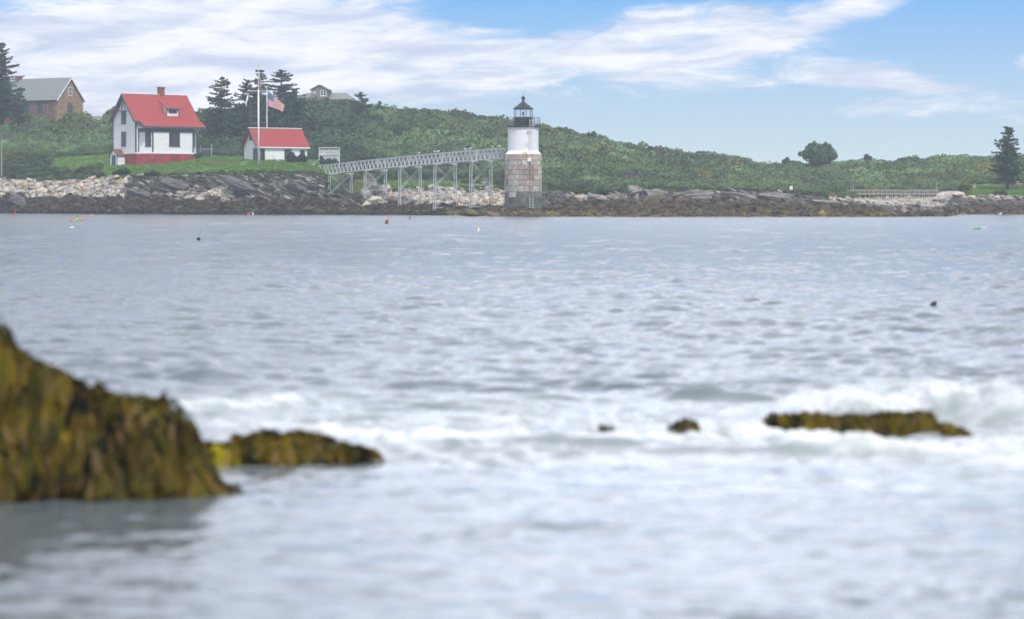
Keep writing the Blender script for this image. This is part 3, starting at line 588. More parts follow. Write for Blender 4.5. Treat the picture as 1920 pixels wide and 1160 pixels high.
# ------------------------------------------------ low building on the far slope
K = place(1330, 463, ZR(300, 463), 0, 'flat_roofed_cabin', 'low grey flat roofed building just showing above the scrub of the far ridge', 'cabin')
m = MB(); m.box(-1.9, 1.2, 0, 4, -2.5, 1.0); m.build('wall', M['greyshingle'], K); m = MB(); m.slab([(-2.3, -.4, 1.05), (1.0, -.4, 1.05), (1.9, 3, .95), (-2.3, 3, 1.05)], -.2); m.build('roof', M['greyroof'], K)
K = place(1438, 476, ZR(311, 476), 0, 'low_stone_wall', 'thin pale stone wall on the skyline in the dip of the far ridge', 'wall')
mm = MB()
for i in range(14): mm.box(-2.4+i*.36, -2.4+i*.36+.34, 0, .5, -1.5, .62+random.uniform(-.08, .08))
mm.build('stonework', M['boulder'], K)
# ================================================================== LIGHTHOUSE
TX, TY = UX(981, 318), 318.0
Lh = empty('lighthouse', (TX, TY, .1), 0, 'round lighthouse with white brick top, black lantern and grey granite base in the shallows', 'lighthouse')
zg = ZR(291, TY)-.1; R = 2.47
m = MB(); m.cur = (.14,.13,.12); m.lathe([(R-.05, -1.5), (R-.05, zg-.02)], 48)
cs = [-.9, .05, .85, 1.6, 2.35, 3.1, 3.9, 4.7, 5.35, 6.0, 6.6, 7.25]; cs = [c for c in cs if c < zg-.3]+[zg]
rr = random.Random(5)
for k in range(len(cs)-1):
    z0, z1 = cs[k]+.02, cs[k+1]-.02; nb = 17; off = rr.random()
    cuts = sorted((off+(i+rr.uniform(-.22, .22))/nb) for i in range(nb))
    for i in range(nb):
        t0 = cuts[i]*6.2832+.011; t1 = (cuts[(i+1) % nb]+(1 if i == nb-1 else 0))*6.2832-.011; zc = (z0+z1)/2
        g = rr.uniform(.75, 1.12); base = (.44, .41, .355) if rr.random() < .75 else (.38, .32, .27)
        ang = (t0+t1)/2; st = vn(np.array([ang*3]), np.array([zc*.5]), 3)[0]
        if zc > 4.2 and st > .62: base = (.36, .29, .26)
        if zc < 2.2: base = (.13, .15, .145); g = rr.uniform(.6, 1.35)
        elif zc < 2.9 and st > .35: base = (.17, .175, .165)
        if zc < .6: base = (.10, .105, .09)
        m.cur = tuple(b*g for b in base); n = 6; out = R+rr.uniform(-.01, .035); vs = []
        for j in range(n+1):
            t = t0+(t1-t0)*j/n
            for rad, z in ((R-.04, z0), (out-.02, z0), (out, z0+.04), (out, z1-.04), (out-.02, z1), (R-.04, z1)): vs.append((rad*math.cos(t), rad*math.sin(t), z))
        m.add(vs, [(j*6+q, (j+1)*6+q, (j+1)*6+q+1, j*6+q+1) for j in range(n) for q in range(5)]+[tuple(range(6)), tuple(n*6+q for q in range(6))[::-1]])
m.build('granite_base', M['attrstone'], Lh)
zt = ZR(240, TY)-.1; r1 = 2.04
m = MB(); m.lathe([(R-.02, zg+.002), (R-.02, zg+.1), (R-.1, zg+.16), (r1+.12, zg+.42), (r1+.02, zg+.62), (r1, zt-.75), (r1+.015, zt-.72), (r1+.015, zt-.6), (r1, zt-.57), (r1, zt-.25), (r1+.12, zt)], 64); tw = m.build('tower_wall', M['towerw'], Lh)
m = MB(); m.lathe([(R+.02, zg+.0), (R+.03, zg+.05), (R-.04, zg+.09)], 64); m.build('rusty_ledge', M['rust'], Lh)
m = MB(); m.lathe([(r1+.12, zt), (2.24, zt+.06), (2.3, zt+.1), (2.3, zt+.24), (2.0, zt+.26)], 48); m.build('gallery_deck', M['black'], Lh)
m = MB(); zr_ = ZR(221, TY)-.1; nr_ = 22; rr_ = 2.24
for i in range(nr_):
    a0 = 2*math.pi*i/nr_; a1 = 2*math.pi*(i+1)/nr_; p = lambda a, z: (rr_*math.cos(a), rr_*math.sin(a), z)
    m.tube(p(a0, zt+.2), p(a0, zr_), .022, n=5)
    for z in (zr_, zr_-.38, zr_-.72, zr_-1.02): m.tube(p(a0, z), p(a1, z), .02 if z == zr_ else .012, n=5)
m.build('gallery_railing', M['black'], Lh)
zl = ZR(220, TY)-.1; rl = 1.23; zgls = ZR(204.5, TY)-.1
m = MB(); m.lathe([(rl, zt+.25), (rl, zl-.08), (rl+.06, zl-.06), (rl+.06, zl)], 10); m.build('lantern_base', M['black'], Lh)
m = MB(); m.lathe([(rl-.03, zl), (rl-.03, zgls)], 10); 
gm, gnt, gb = newmat('clear_lantern_glass'); gN = gnt.nodes; tb = gN.new('ShaderNodeBsdfTransparent'); tb.inputs[0].default_value = (.93,.95,.96,1); gl_ = gN.new('ShaderNodeBsdfGlossy'); gl_.inputs['Roughness'].default_value = .03; fx = gN.new('ShaderNodeMixShader'); fx.inputs[0].default_value = .10
gnt.links.new(tb.outputs[0], fx.inputs[1]); gnt.links.new(gl_.outputs[0], fx.inputs[2]); gnt.links.new(fx.outputs[0], gN['Material Output'].inputs[0])
m.f = m.f[:-2]; m.build('lantern_glass', gm, Lh)
m = MB()
for i in range(10):
    a0 = 2*math.pi*i/10; a1 = 2*math.pi*(i+1)/10; m.tube((rl*math.cos(a0), rl*math.sin(a0), zl), (rl*math.cos(a0), rl*math.sin(a0), zgls), .035, n=5)
    m.tube((rl*math.cos(a0), rl*math.sin(a0), zgls-.03), (rl*math.cos(a1), rl*math.sin(a1), zgls-.03), .04, n=5)
m.build('lantern_frame', M['black'], Lh)
m = MB(); zb = ZR(190.5, TY)-.1; m.lathe([(rl+.02, zgls-.03), (rl+.17, zgls-.02), (rl+.17, zgls+.05), (.28, zb-.12), (.2, zb+.05)], 10); rf = m.build('lantern_roof', M['black'], Lh)
m = MB(); m.lathe([(.15, zb), (.17, zb+.12), (.09, zb+.18), (.24, zb+.32), (.27, zb+.45), (.22, zb+.6), (.1, zb+.68), (.06, zb+.72)], 14); m.build('ventilator_ball', M['black'], rf, smooth=True)
m = MB(); m.tube((0, 0, zb+.7), (0, 0, zb+1.45), .02, .008, 5); m.build('lightning_rod', M['black'], rf)
m = MB(); zc = (zl+zgls)/2-.1; m.lathe([(.06, zl), (.06, zc-.22), (.13, zc-.2), (.17, zc-.05), (.17, zc+.12), (.12, zc+.26), (.05, zc+.3)], 12); m.build('lamp', M['galv'], Lh, smooth=True)
def ladder(name, x, y, z0, z1, w, mt, parent, r=.03, st=.36, yt=None):
    m = MB(); yt = y if yt is None else yt
    for q in (x-w/2, x+w/2): m.tube((q, y, z0), (q, yt, z1), r, n=5)
    k = z0+.15
    while k < z1: yy = y+(yt-y)*(k-z0)/(z1-z0); m.tube((x-w/2, yy, k), (x+w/2, yy, k), r*.8, n=5); k += st
    return m.build(name, mt, parent)
lx = UX(996.5, TY-2)-TX
ladder('upper_ladder', lx, -2.32, zg+.05, zt+1.1, .46, M['galvw'], Lh)
ladder('middle_ladder', lx, -2.50, 3.3, zg-.75, .46, M['darkstone'], Lh, r=.022)
ladder('lower_ladder', lx, -2.56, .55, 2.4, .46, M['galvw'], Lh, r=.035)
m = MB(); bx = UX(992.4, TY)-TX; m.box(bx-.26, bx+.26, -2.62, -2.3, zg-.9, zg-.4); m.build('meter_box', M['trimw'], Lh)
for px in (981.5, 986.5): 
    m = MB(); x = UX(px, TY)-TX; m.box(x-.11, x+.11, -2.45, -2.2, zg+.12, zg+.3); m.build('warning_lamp', M['orange'], Lh)
m = MB(); m.box(1.25, 1.62, -1.5, -1.1, zt+.24, zt+1.25); m.box(1.2, 1.67, -1.55, -1.05, zt+1.25, zt+1.33); m.box(1.35, 1.52, -1.54, -1.5, zt+.9, zt+1.1); m.build('battery_cabinet', M['galv'], Lh)
m = MB(); m.box(.55, .75, -2.28, -1.1, zt-.48, zt-.40); m.box(.95, 1.1, -2.28, -1.1, zt-.48, zt-.40); m.bar((.2, -2.3, zt-2.0), (1.1, -2.3, zt-2.0), .05); build_each(m, 'ladder_bracket', M['galv'], Lh)
# ================================================================== FOOTBRIDGE
A = Vector((UX(604.5, 362), 362, ZR(328, 362))); E = Vector((UX(951, 320.5), 320.5, ZR(297, 320.5)))
FB = empty('footbridge', (A.x, A.y, A.z-3.5), 0, 'long sloping metal footbridge on trestles from the lawn to the lighthouse', 'footbridge'); O = Vector((A.x, A.y, A.z-3.5))
A -= O; E -= O; dv = (E-A); Lb = dv.length; dh = Vector((dv.x, dv.y, 0)).normalized(); sd = Vector((-dh.y, dh.x, 0)); Wb = .62
def bp(t, side, h, sag=0): 
    t_ = t; return A+dv*t_+sd*(Wb*side)+Vector((0,0,h+.14*math.sin(math.pi*t_)))
m = MB(); nd = 46
for i in range(nd):
    a_ = bp(i/nd, 0, .12); b_ = bp((i+1)/nd, 0, .12); m.bar(a_, b_, 1.15, .06)
    m.bar(bp(i/nd, -1, .06), bp(i/nd, 1, .06), .08)
m.build('deck', M['wood'], FB)
for sidx in (-1, 1):
    m = MB()
    for i in range(nd):
        t0, t1 = i/nd, (i+1)/nd; tm = (t0+t1)/2
        m.bar(bp(t0, sidx, 0), bp(t1, sidx, 0), .1, .16); m.bar(bp(t0, sidx, 1.38), bp(t1, sidx, 1.38), .11, .1); m.bar(bp(t0, sidx, .8), bp(t1, sidx, .8), .035)
        m.bar(bp(t0, sidx, .05), bp(tm, sidx, 1.34), .065); m.bar(bp(tm, sidx, 1.34), bp(t1, sidx, .05), .065)
        if i % 8 == 0: m.bar(bp(t0, sidx, 0), bp(t0, sidx, 1.4), .12)
    m.build('truss_railing', M['galvw'] if sidx == -1 else M['galv'], FB)
def tpar(px):   # parameter of the bridge at a bearing
    lo, hi = 0, 1
    for _ in range(40):
        c = (lo+hi)/2; p = A+dv*c+O
        if 960+p.x/p.y*F < px: lo = c
        else: hi = c
    return c
for (pa, pb, rb, gz) in ((619, 657, 372, 1), (685.5, 722, 388, 2), (750.5, 787, 391, 2), (816, 853, 387, 2), (883.5, 920, 385, 2)):
    tc_ = tpar((pa+pb)/2); Ym = (A+dv*tc_+O).y; cen = bp(tc_, 0, -.1); tops = {}; bots = {}; al = dh*.27
    halfw = ((pb-pa)/2/F*Ym)/sd.x; zb_ = ZR(rb, Ym)-.5-O.z
    for i in (0, 1):
        for s_ in (-1, 1): tops[i, s_] = cen+al*(2*i-1)+sd*s_*halfw; bots[i, s_] = Vector((tops[i, s_].x, tops[i, s_].y, zb_))+sd*s_*.12
    m = MB(); lev = [.99, .50, .05] if gz == 2 else [.99, .28]
    L2 = lambda k, s_, f: bots[k, s_]+(tops[k, s_]-bots[k, s_])*f
    m.bar(cen-sd*(halfw+.3), cen+sd*(halfw+.3), .34, .2)
    for k in (0, 1):
        for f in lev[1:]: m.bar(L2(k, -1, f), L2(k, 1, f), .07, .09)
        for f0, f1 in zip(lev[:-1], lev[1:]): m.bar(L2(k, -1, f0), L2(k, 1, f1), .055); m.bar(L2(k, -1, f1)+al*.2, L2(k, 1, f0)+al*.2, .055)
    for s_ in (-1, 1):
        for f in (.9, .7, .5, .3, .1): m.bar(L2(0, s_, f), L2(1, s_, f), .07)
    tr = m.build('trestle', M['galv'], FB)
    for k in tops: m = MB(); m.tube(bots[k], tops[k], .07, n=8); m.build('post', M['galv'], tr)
# ================================================================== MASTS AND FLAGS
RED_, WHT_, BLU_ = (.42,.02,.03), (.62,.62,.62), (.02,.035,.17)
M['flag'] = mat('flag_cloth', None, .8, .05, 3, attr=True)
def flag(name, TL, BL, TR, BR, parent, wav=.12, ncol=26, canton=.4, fold=1.0):
    TL, BL, TR, BR = map(Vector, (TL, BL, TR, BR)); V = []; Q = []; C = []
    def pt(u, v):
        p = TL*(1-u)*(1-v)+TR*u*(1-v)+BL*(1-u)*v+BR*u*v
        return p+Vector((0.02*math.sin(9*u), wav*math.sin(u*9+v*1.5)*min(1, u*3), -.06*math.sin(u*7+v)*u))
    for r in range(13):
        for c in range(ncol):
            blue = r < 7 and (c+.5)/ncol < canton; col = BLU_ if blue else (RED_ if r % 2 == 0 else WHT_)
            n = len(V); V += [pt(c/ncol, r/13), pt(c/ncol, (r+1)/13), pt((c+1)/ncol, (r+1)/13), pt((c+1)/ncol, r/13)]; Q.append((n, n+1, n+2, n+3)); C += [col]*4
    for r in range(9):
        for c in range(6 if r % 2 == 0 else 5):
            u = (c+(.5 if r % 2 == 0 else 1))/6*canton; v = (r+.7)/9.4*7/13; p = pt(u, v); s = .045
            for e in (-.02, .02): n = len(V); V += [p+Vector((-s, e, 0)), p+Vector((0, e, -s)), p+Vector((s, e, 0)), p+Vector((0, e, s))]; Q.append((n, n+1, n+2, n+3)); C += [WHT_]*4
    return npmesh(name, [v[:] for v in V], Q, M['flag'], parent, col=np.array(C))
g0 = ground(484.7, 365.5); FP = empty('flagpole', (UX(484.7, 365.5), 365.5, g0), 0, 'tall white mast with crossed yardarm standing in front of the boathouse', 'flagpole')
zt_ = ZR(123, 365.5)-g0; zy = ZR(171, 365.5)-g0
m = MB(); m.tube((0,0,-.5), (0,0,zy+.2), .15, .12, 12); m.build('lower_mast', M['pole'], FP, smooth=True)
m = MB(); m.tube((0,0,zy-.6), (0,0,zt_), .085, .05, 10); m.build('topmast', M['pole'], FP); m = MB(); m.lathe([(.02, zt_), (.09, zt_+.03), (.10, zt_+.10), (.03, zt_+.17)], 10); m.build('truck', M['galv'], FP)
m = MB(); m.tube((UX(464.5,365.5)-UX(484.7,365.5), 0, zy), (UX(505.5,365.5)-UX(484.7,365.5), 0, zy), .05, n=8); m.build('yardarm', M['pole'], FP)
m = MB(); m.tube((-1.5, .1, zy), (-.9, .8, 2.5), .012, n=4); m.tube((-1.55, .1, zy), (-.55, .8, 1.2), .012, n=4); m.tube((1.5, 0, zy), (.35, 0, 1.0), .012, n=4); m.tube((.1,0,zt_-.2), (.16,0,1.0), .01, n=4); m.build('halyard', M['rope'], FP)
g1_ = ground(500.5, 377); F2 = empty('rear_flagpole', (UX(500.5, 377), 377, g1_), 0, 'plain slim pole rising behind the boathouse roof and carrying the flying flag', 'flagpole'); h2 = ZR(168, 377)-g1_
m = MB(); m.tube((0,0,-.5), (0,0,h2), .11, .08, 10); m.build('pole', M['pole'], F2); m = MB(); m.lathe([(.02, h2), (.1, h2+.05), (.1, h2+.12), (.02, h2+.18)], 8); m.build('truck', M['galv'], F2)
q = lambda px, row, Y, o: P(px, row, Y)-o
o = Vector((UX(503, 377), 377, ZR(186, 377))); fl = flag('flag', *[q(a, b, 377, o) for a, b in ((502.5,171),(503.3,200),(533.5,197),(530,209.5))], None); fl.location = o
tag(fl, 'striped flag with starry blue corner flying out from the rear pole', 'flag')
o = Vector((UX(486, 365.2), 365.2, ZR(155, 365.2))); fl = flag('flag', *[q(a, b, 365.2, o) for a, b in ((485.8,136),(486,150),(490.5,156),(488.3,171))], None, wav=.2); fl.location = o
tag(fl, 'limp striped flag hanging close against the topmast of the white mast', 'flag')
V = []; Q = []; o = Vector((UX(463, 365.3), 365.3, ZR(187, 365.3)))
for i in range(9):
    t = i/8; cx = 464.5-3.3*t**1.5+.5*math.sin(t*7); w = 1.3*math.sin(math.pi*min(1, t*.8+.15))+.2
    V += [q(cx-w, 174+26*t, 365.3+.1*math.sin(t*9), o)[:], q(cx+w, 174.5+25*t, 365.3-.1*math.cos(t*9), o)[:]]
    if i: n = 2*i; Q.append((n-2, n-1, n+1, n))
fl = npmesh('pennant', V, Q, M['wht']); fl.location = o; tag(fl, 'small white pennant hanging limp from the left end of the yardarm', 'flag')
# ================================================================== TREES
TREEG = np.array([.020,.045,.026])
def conifer(px, Y, top, hw, label, seed, dens=1.0, bare=.1, base=None, group=None, flat=.75, color=(.048,.092,.052), lean=0, dk=2.3):
    r = np.random.default_rng(seed); zb = ground(px, Y) if base is None else base; h = ZR(top, Y)-zb; w = hw/F*Y*1.12
    T_ = empty('spruce_tree', (UX(px, Y), Y, zb), 0, label, 'tree', group)
    m = MB(); m.tube((0,0,-.5), (lean*.5,0,h*.55), .028*h+.05, .016*h, 9); m.tube((lean*.5,0,h*.55), (lean,0,h*.97), .016*h, .015, 7)
    br = MB(); C = []; Nn = []; lev = max(12, int(h*dk)); S_ = []
    for k in range(lev):
        t = (k+.5)/lev; z = h*(bare+(1-bare)*t); n = int(4+3*(1-t)+r.integers(0, 2))
        lr = w*(min(1, (1-t)*1.35)**(flat*.75))*(.8 if t < .12 else 1)*r.uniform(.72, 1.12)
        for b in range(n):
            if r.random() > dens: continue
            a = r.uniform(0, 6.283); L_ = max(.15, lr*r.uniform(.62, 1.15)); rise = r.uniform(-.05, .25)-.30*(1-t)
            zz = z+h/lev*r.uniform(-.7, .7); p0 = np.array([lean*t, 0, min(zz, h*.985)]); e = p0+np.array([math.cos(a)*L_, math.sin(a)*L_, rise*L_])
            if L_ > .5: br.tube(p0, e, .03+.012*L_, .01, 4)
            ns = max(3, int(L_*5.0))
            for s in range(ns):
                f = (s+.6)/ns; f = f**.8; p = p0+(e-p0)*f+np.array([0, 0, .10*L_*f*f]); sp = .34*L_*(1.05-f)+.12
                for _ in range(4):
                    u = r.uniform(-1, 1); C.append(p+np.array([-math.sin(a)*u*sp, math.cos(a)*u*sp, -.12*abs(u)*sp-r.random()*.10])); Nn.append([math.cos(a)*.25, math.sin(a)*.25, 1.0]); S_.append(.12+.06*r.random())
    tr = m.build('trunk', M['bark'], T_, smooth=True); br.build('limbs', M['bark'], tr)
    C = np.array(C); V, Q = leaf_quads(C, np.array(Nn), 1.0, r); V = (V.reshape(-1, 4, 3)-C[:, None])*np.array(S_)[:, None, None]*1.25+C[:, None]; V = V.reshape(-1, 3)
    c = np.array(color)[None]*r.uniform(.6, 1.5, len(C))[:, None]; npmesh('crown', V, Q, M['leafc'], T_, col=np.repeat(c, 4, 0)); return T_
G = 'spruces on the slope between the two white houses'
conifer(3, 424, 80, 40, 'tall dark spruce at the left edge beside the stone house', 1, flat=.62, base=16.0, bare=.06)
conifer(36, 436, 165, 20, 'short dark spruce half hidden under the tall one, close to the stone house', 2, bare=.03)
for a in ((415,414,145,46,'broad open spruce standing alone at the left of the slope trees',3,.8,.12),
          (465,420,149,33,'slim ragged spruce just left of the mast top',4,.75,.2),
          (487,424,131,33,'tallest narrow spruce directly behind the mast top',5,.8,.2),
          (527,428,131,46,'broad topped spruce with gappy branches behind the flying flag',6,.72,.25),
          (553,418,166,32,'dense pointed spruce right of the flying flag',7,1,.03),
          (443,410,198,28,'low dense spruce left of the white pennant',8,1,.03),
          (398,412,206,28,'squat spruce against the right side of the red-roofed house',9,1,.02),
          (506,409,188,36,'dense spruce behind the boathouse ridge and rear pole',10,1,.02),
          (584,414,214,28,'dark spruce below the hilltop cottage',11,1,.02),
          (615,422,222,26,'dark spruce right below the end of the hilltop cottage',12,1,.02),
          (477,404,205,30,'dark dense spruce right behind the boathouse gable',13,1,.02),
          (545,404,212,32,'dark dense spruce low behind the boathouse roof',14,1,.02)):
    conifer(*a[:5], a[5], dens=a[6], bare=a[7], group=G)
G2 = 'spruces right of the hilltop cottage'
for a in ((677,448,174,32,'spruce breaking the skyline right of the hilltop cottage',20,.8,.1),
          (664,436,212,30,'dark spruce lower on the slope behind the panel rack',21,1,.02),
          (698,430,234,30,'rounded dark spruce beside the bare sandy scar',22,1,.02),
          (645,426,238,28,'lowest dark spruce right above the panel rack',23,1,.02),
          (712,461,190,9,'tiny thin spruce top alone on the bare skyline',24,.7,.2)):
    conifer(*a[:5], a[5], dens=a[6], bare=a[7], group=G2)
conifer(1889, 384, 237, 35, 'lone spruce standing on the right hand lawn', 30, dens=1, bare=.14, flat=.75, dk=3.0)
def leafy(name, px, Y, base, lobes, n, color, label, cat, group=None, trunk=True, size=.22):
    """lobes: (px, row, radius px) seen at Y"""
    r = np.random.default_rng(int(px*7+Y)); zb = base; O_ = Vector((UX(px, Y), Y, zb)); T_ = empty(name, O_, 0, label, cat, group)
    L_ = [(np.array((P(a, b, Y)-O_)[:])+np.array([0, r.normal(0, .4)*c/F*Y, 0]), c/F*Y) for a, b, c in lobes]
    if trunk:
        m = MB(); rt = .035*(L_[0][0][2]+1)
        for c, rad in L_: 
            j = Vector((c[0]*.15, 0, max(.3, c[2]*.35))); m.tube(j, Vector(c), rt*.6, .02, 6)
        m.tube((0,0,-.5), (0,0,max(.4, L_[0][0][2]*.4)), rt*1.6, rt, 8); m.build('trunk' if name.endswith('tree') else 'stem', M['bark'], T_)
    C = []; Nn = []; wts = np.array([rad**2 for _, rad in L_]); wts /= wts.sum()
    for i in r.choice(len(L_), n, p=wts):
        c, rad = L_[i]; d = r.normal(size=3); d /= np.linalg.norm(d); k = rad*(.55+.5*r.random()**.6)*(1+.25*math.sin(d[0]*7+i)*math.cos(d[2]*6))
        p = c+d*k
        if p[2] > -.1: C.append(p); Nn.append(d)
    V, Q = leaf_quads(np.array(C), np.array(Nn), size, r); c = np.array(color)[None]*r.uniform(.55, 1.5, len(C))[:, None]
    npmesh('crown' if name.endswith('tree') else 'foliage', V, Q, M['leafc'], T_, col=np.repeat(c, 4, 0)); return T_
leafy('broadleaf_tree', 1533, 452, ground(1533, 452), [(1524,282,15),(1512,290,10),(1535,290,14),(1551,281,13),(1560,291,10),(1530,298,14),(1502,289,5),(1546,297,13)], 4200, (.085,.15,.07), 'round green broadleaf tree on the far skyline right of the hill', 'tree')
for a in ((1476,460,[(1476,300,5),(1470,303,4)],260,(.04,.07,.04),'small bush on the skyline left of the broadleaf tree'),
          (1626,462,[(1624,294,5),(1631,296,4)],200,(.10,.07,.06),'reddish thin shrub on the skyline right of the broadleaf tree'),
          (1108,452,[(1104,252,4),(1113,252,5)],240,(.04,.065,.035),'windblown bush sticking up from the falling skyline right of the lighthouse'),
          (1218,462,[(1219,279,5),(1212,281,4)],240,(.03,.06,.03),'dark bush on the skyline midway down the hill'),
          (1247,464,[(1246,281,5),(1253,283,4)],200,(.06,.06,.045),'brownish bush on the skyline next to the flat roofed cabin'),
          (229,370.5,[(224,327,9),(234,325,9),(241,329,8),(216,329,7)],1300,(.018,.032,.02),'dark rounded bush at the rock edge below the cellar porch'),
          (283,366,[(275,328,5),(285,326,6),(296,328,6)],600,(.022,.04,.022),'low dark bush under the red basement'),
          (546,366.5,[(546,293,7),(542,298,6),(551,297,6)],900,(.03,.065,.028),'green bush left of a pair against the boathouse front'),
          (564,367.5,[(565,295,6),(560,299,6),(571,298,6)],850,(.026,.055,.026),'green bush right of a pair against the boathouse front'),
          (612,366,[(604,304,6),(616,303,6),(628,304,6)],700,(.04,.08,.03),'low green bush at the foot of the panel rack'),
          (372,373.0,[(368,292,4),(375,290,4)],260,(.05,.09,.03),'small bush at the right corner of the red basement'),
          (1810,374,[(1802,353,6),(1815,350,7),(1806,348,5)],700,(.12,.14,.03),'yellow green bush beside the driftwood on the right shore'),
          (1875,369,[(1868,365,7),(1880,364,7)],500,(.05,.06,.03),'dull bush at the lawn edge below the lone spruce'),
          (703,352,[(690,341,8),(712,340,7)],400,(.05,.10,.03),'bright green bush behind the leaning slab'),
          (203,450,[(201,214,2.5),(204,212,3)],260,(.05,.08,.04),'potted bush on the ridge lawn beside the chairs')):
    leafy('bush', a[0], a[1], ground(a[0], a[1]) if a[1] != 450 else ZR(219, 450), a[2], a[3], a[4], a[5], 'bush', size=.15)
# ================================================================== SMALL STRUCTURES
R_ = empty('panel_rack', (UX(617.5, 371), 371, ZR(304, 371)), 0, 'white framed rack holding grey panels near the foot of the footbridge', 'rack'); w = 1.58; h = 2.15
m = MB()
for x in (-w, w): m.box(x-.06, x+.06, -.06, .06, -1.0, h)
m.box(-w-.06, w+.06, -.08, .08, h, h+.12); m.box(-w+.06, w-.06, -.04, .04, 1.0, 1.08); m.box(-w+.06, w-.06, -.04, .04, 1.45, 1.52); m.box(-w+.06, w-.06, -.04, .04, h-.3, h-.24); m.build('frame', M['galvw'], R_)
for (x0, x1, z0, z1, mt) in ((-w+.1, -.35, 1.1, 1.43, 'galvw'), (-.3, w-.1, 1.1, 1.43, 'galv'), (-w+.1, w-.1, 1.54, h-.32, 'galv'), (-.9, w-.1, .1, .8, 'galv')): m = MB(); m.box(x0, x1, -.02, .02, z0, z1); m.build('panel', M[mt], R_)
m = MB(); m.box(-.95, w-.08, -.05, -.022, .8, .86); m.box(-.95, -.9, -.05, -.022, .0, .8); m.build('panel_trim', M['trimw'], R_)
Fn = empty('board_fence', (UX(386, 384), 384, ground(386, 384)), math.radians(15), 'short grey board fence with tall post right of the red basement', 'fence')
m = MB(); 
for i in range(7): m.box(-.75+i*.22, -.75+i*.22+.2, 0, .04, -.3, 1.35)
m.build('boards', M['slate'], Fn); m = MB(); m.box(-.95, -.8, -.06, .1, -.4, 2.0); m.box(.85, 1.0, -.06, .1, -.4, 2.1); m.build('posts', M['wood'], Fn); m = MB(); m.box(-1.1, 1.1, -.1, -.062, 1.25, 1.37); m.build('rail', M['wood'], Fn)
zc = ground(228.5, 367); Cr = empty('wire_crate', (UX(228.5, 367), 367, zc+.05), .1, 'yellow wire crate lying on the rocks below the dark bush', 'crate')
m = MB(); a, b, c = .62, .3, .42
for x in (-a, 0, a):
    for (p_, q_) in (((x,-b,0),(x,b,0)),((x,b,0),(x,b,c)),((x,b,c),(x,-b,c)),((x,-b,c),(x,-b,0))): m.bar(p_, q_, .07)
for y in (-b, b):
    for z in (0, .14, .28, c): m.bar((-a, y, z), (a, y, z), .05)
for i in range(9): m.bar((-a+i*a/4, -b, 0), (-a+i*a/4, -b, c), .03); m.bar((-a+i*a/4, -b, c), (-a+i*a/4, b, c), .03)
m.build('wire_frame', mat('yellow_wire', (.55,.45,.06), .6, .15, 4), Cr); m = MB(); m.box(-.2, .5, -.15, .2, .08, .3); m.build('bait_bag', M['shinglebrown'], Cr)
m = MB(); m.tube((0,0,-.5), (0,0,ZR(262,388)-ground(3,388)), .1, .07, 8); o = m.build('wooden_post', M['wood'], loc=(UX(3,388), 388, ground(3,388))); tag(o, 'weathered pole standing in the scrub at the left edge', 'post')
for px, lab, rz_ in ((173.5, 'wooden bench nearest the stone house on the ridge lawn', 0), (185, 'wooden bench beside the potted bush on the ridge lawn', .2)):
    b_ = empty('garden_bench', (UX(px, 449), 449, ground(px, 449)+.1), rz_, lab, 'bench'); w = .55 if px < 180 else .4
    m = MB(); m.box(-w, w, -.2, .25, .38, .44); m.build('seat', M['shinglebrown'], b_); m = MB(); m.box(-w, w, .26, .32, .5, .62); m.box(-w, w, .26, .32, .7, .82); m.build('backrest', M['shinglebrown'], b_)
    for x in (-w+.04, w-.04):
        for y in (-.16, .29): m = MB(); m.box(x-.05, x+.05, y-.04, y+.04, -.5, .38 if y < 0 else .85); m.build('leg', M['shinglebrown'], b_)
# pier on the far right shore
PY = 383; pz = ZR(372, PY); Pr = empty('wooden_pier', (UX(1670, PY), PY, pz), 0, 'grey wooden pier with railings over the far right beach', 'pier'); X0 = UX(1595, PY)-UX(1670, PY); X1 = UX(1757, PY)-UX(1670, PY); rt = ZR(357, PY)-pz
m = MB(); m.box(X0, X1, -.9, .9, -.05, .08); m.build('deck', M['wood'], Pr)
for y in (-.9, .9):
    m = MB(); nn_ = 19
    for i in range(nn_+1): x = X0+(X1-X0)*i/nn_; m.bar((x, y, -.05), (x, y, rt), .10)
    for z in (rt, rt*.55): m.bar((X0-.05, y-.06, z), (X1+.05, y-.06, z), .10, .15)
    m.build('railing', M['wood'], Pr)
for px in (1597, 1626, 1656, 1685, 1714, 1742):
    x = UX(px, PY)-UX(1670, PY); m = MB()
    for k in range(4): m.box(x-.38, x+.38, -.7, .7, -.06-.22*(k+1), -.08-.22*k)
    m.build('crib', M['bark'], Pr)
for px, tp in ((1594, 341), (1598.5, 343), (1753.5, 340)): x = UX(px, PY)-UX(1670, PY); m = MB(); m.tube((x, -1.0, -1), (x, -1.0, ZR(tp, PY)-pz), .06, .05, 7); m.build('tall_post', M['wood'], Pr)
gx0 = UX(1549, PY)-UX(1670, PY); m = MB(); m.bar((gx0, 0, -.1), (X0, 0, ZR(361,PY)-pz-.15), 1.0, .1); m.bar((gx0, -.5, .0), (X0, -.5, ZR(361,PY)-pz), .1, .14); m.bar((UX(1572,PY)-UX(1670,PY), -.4, -.8), (UX(1572,PY)-UX(1670,PY), -.4, .4), .09); m.build('ramp', M['wood'], Pr)
b_ = empty('notice_board', (UX(1483.5, 372), 372, ground(1483.5, 372)), 0, 'small blank white notice board on a post on the far shore', 'sign'); zz = ZR(352.5, 372)-b_.location.z
m = MB(); m.box(-.05, .05, 0, .06, -.4, zz); m.build('post', M['wood'], b_); m = MB(); m.box(-.24, .24, -.04, -.002, zz-.28, zz+.3); m.build('board', M['trimw'], b_)
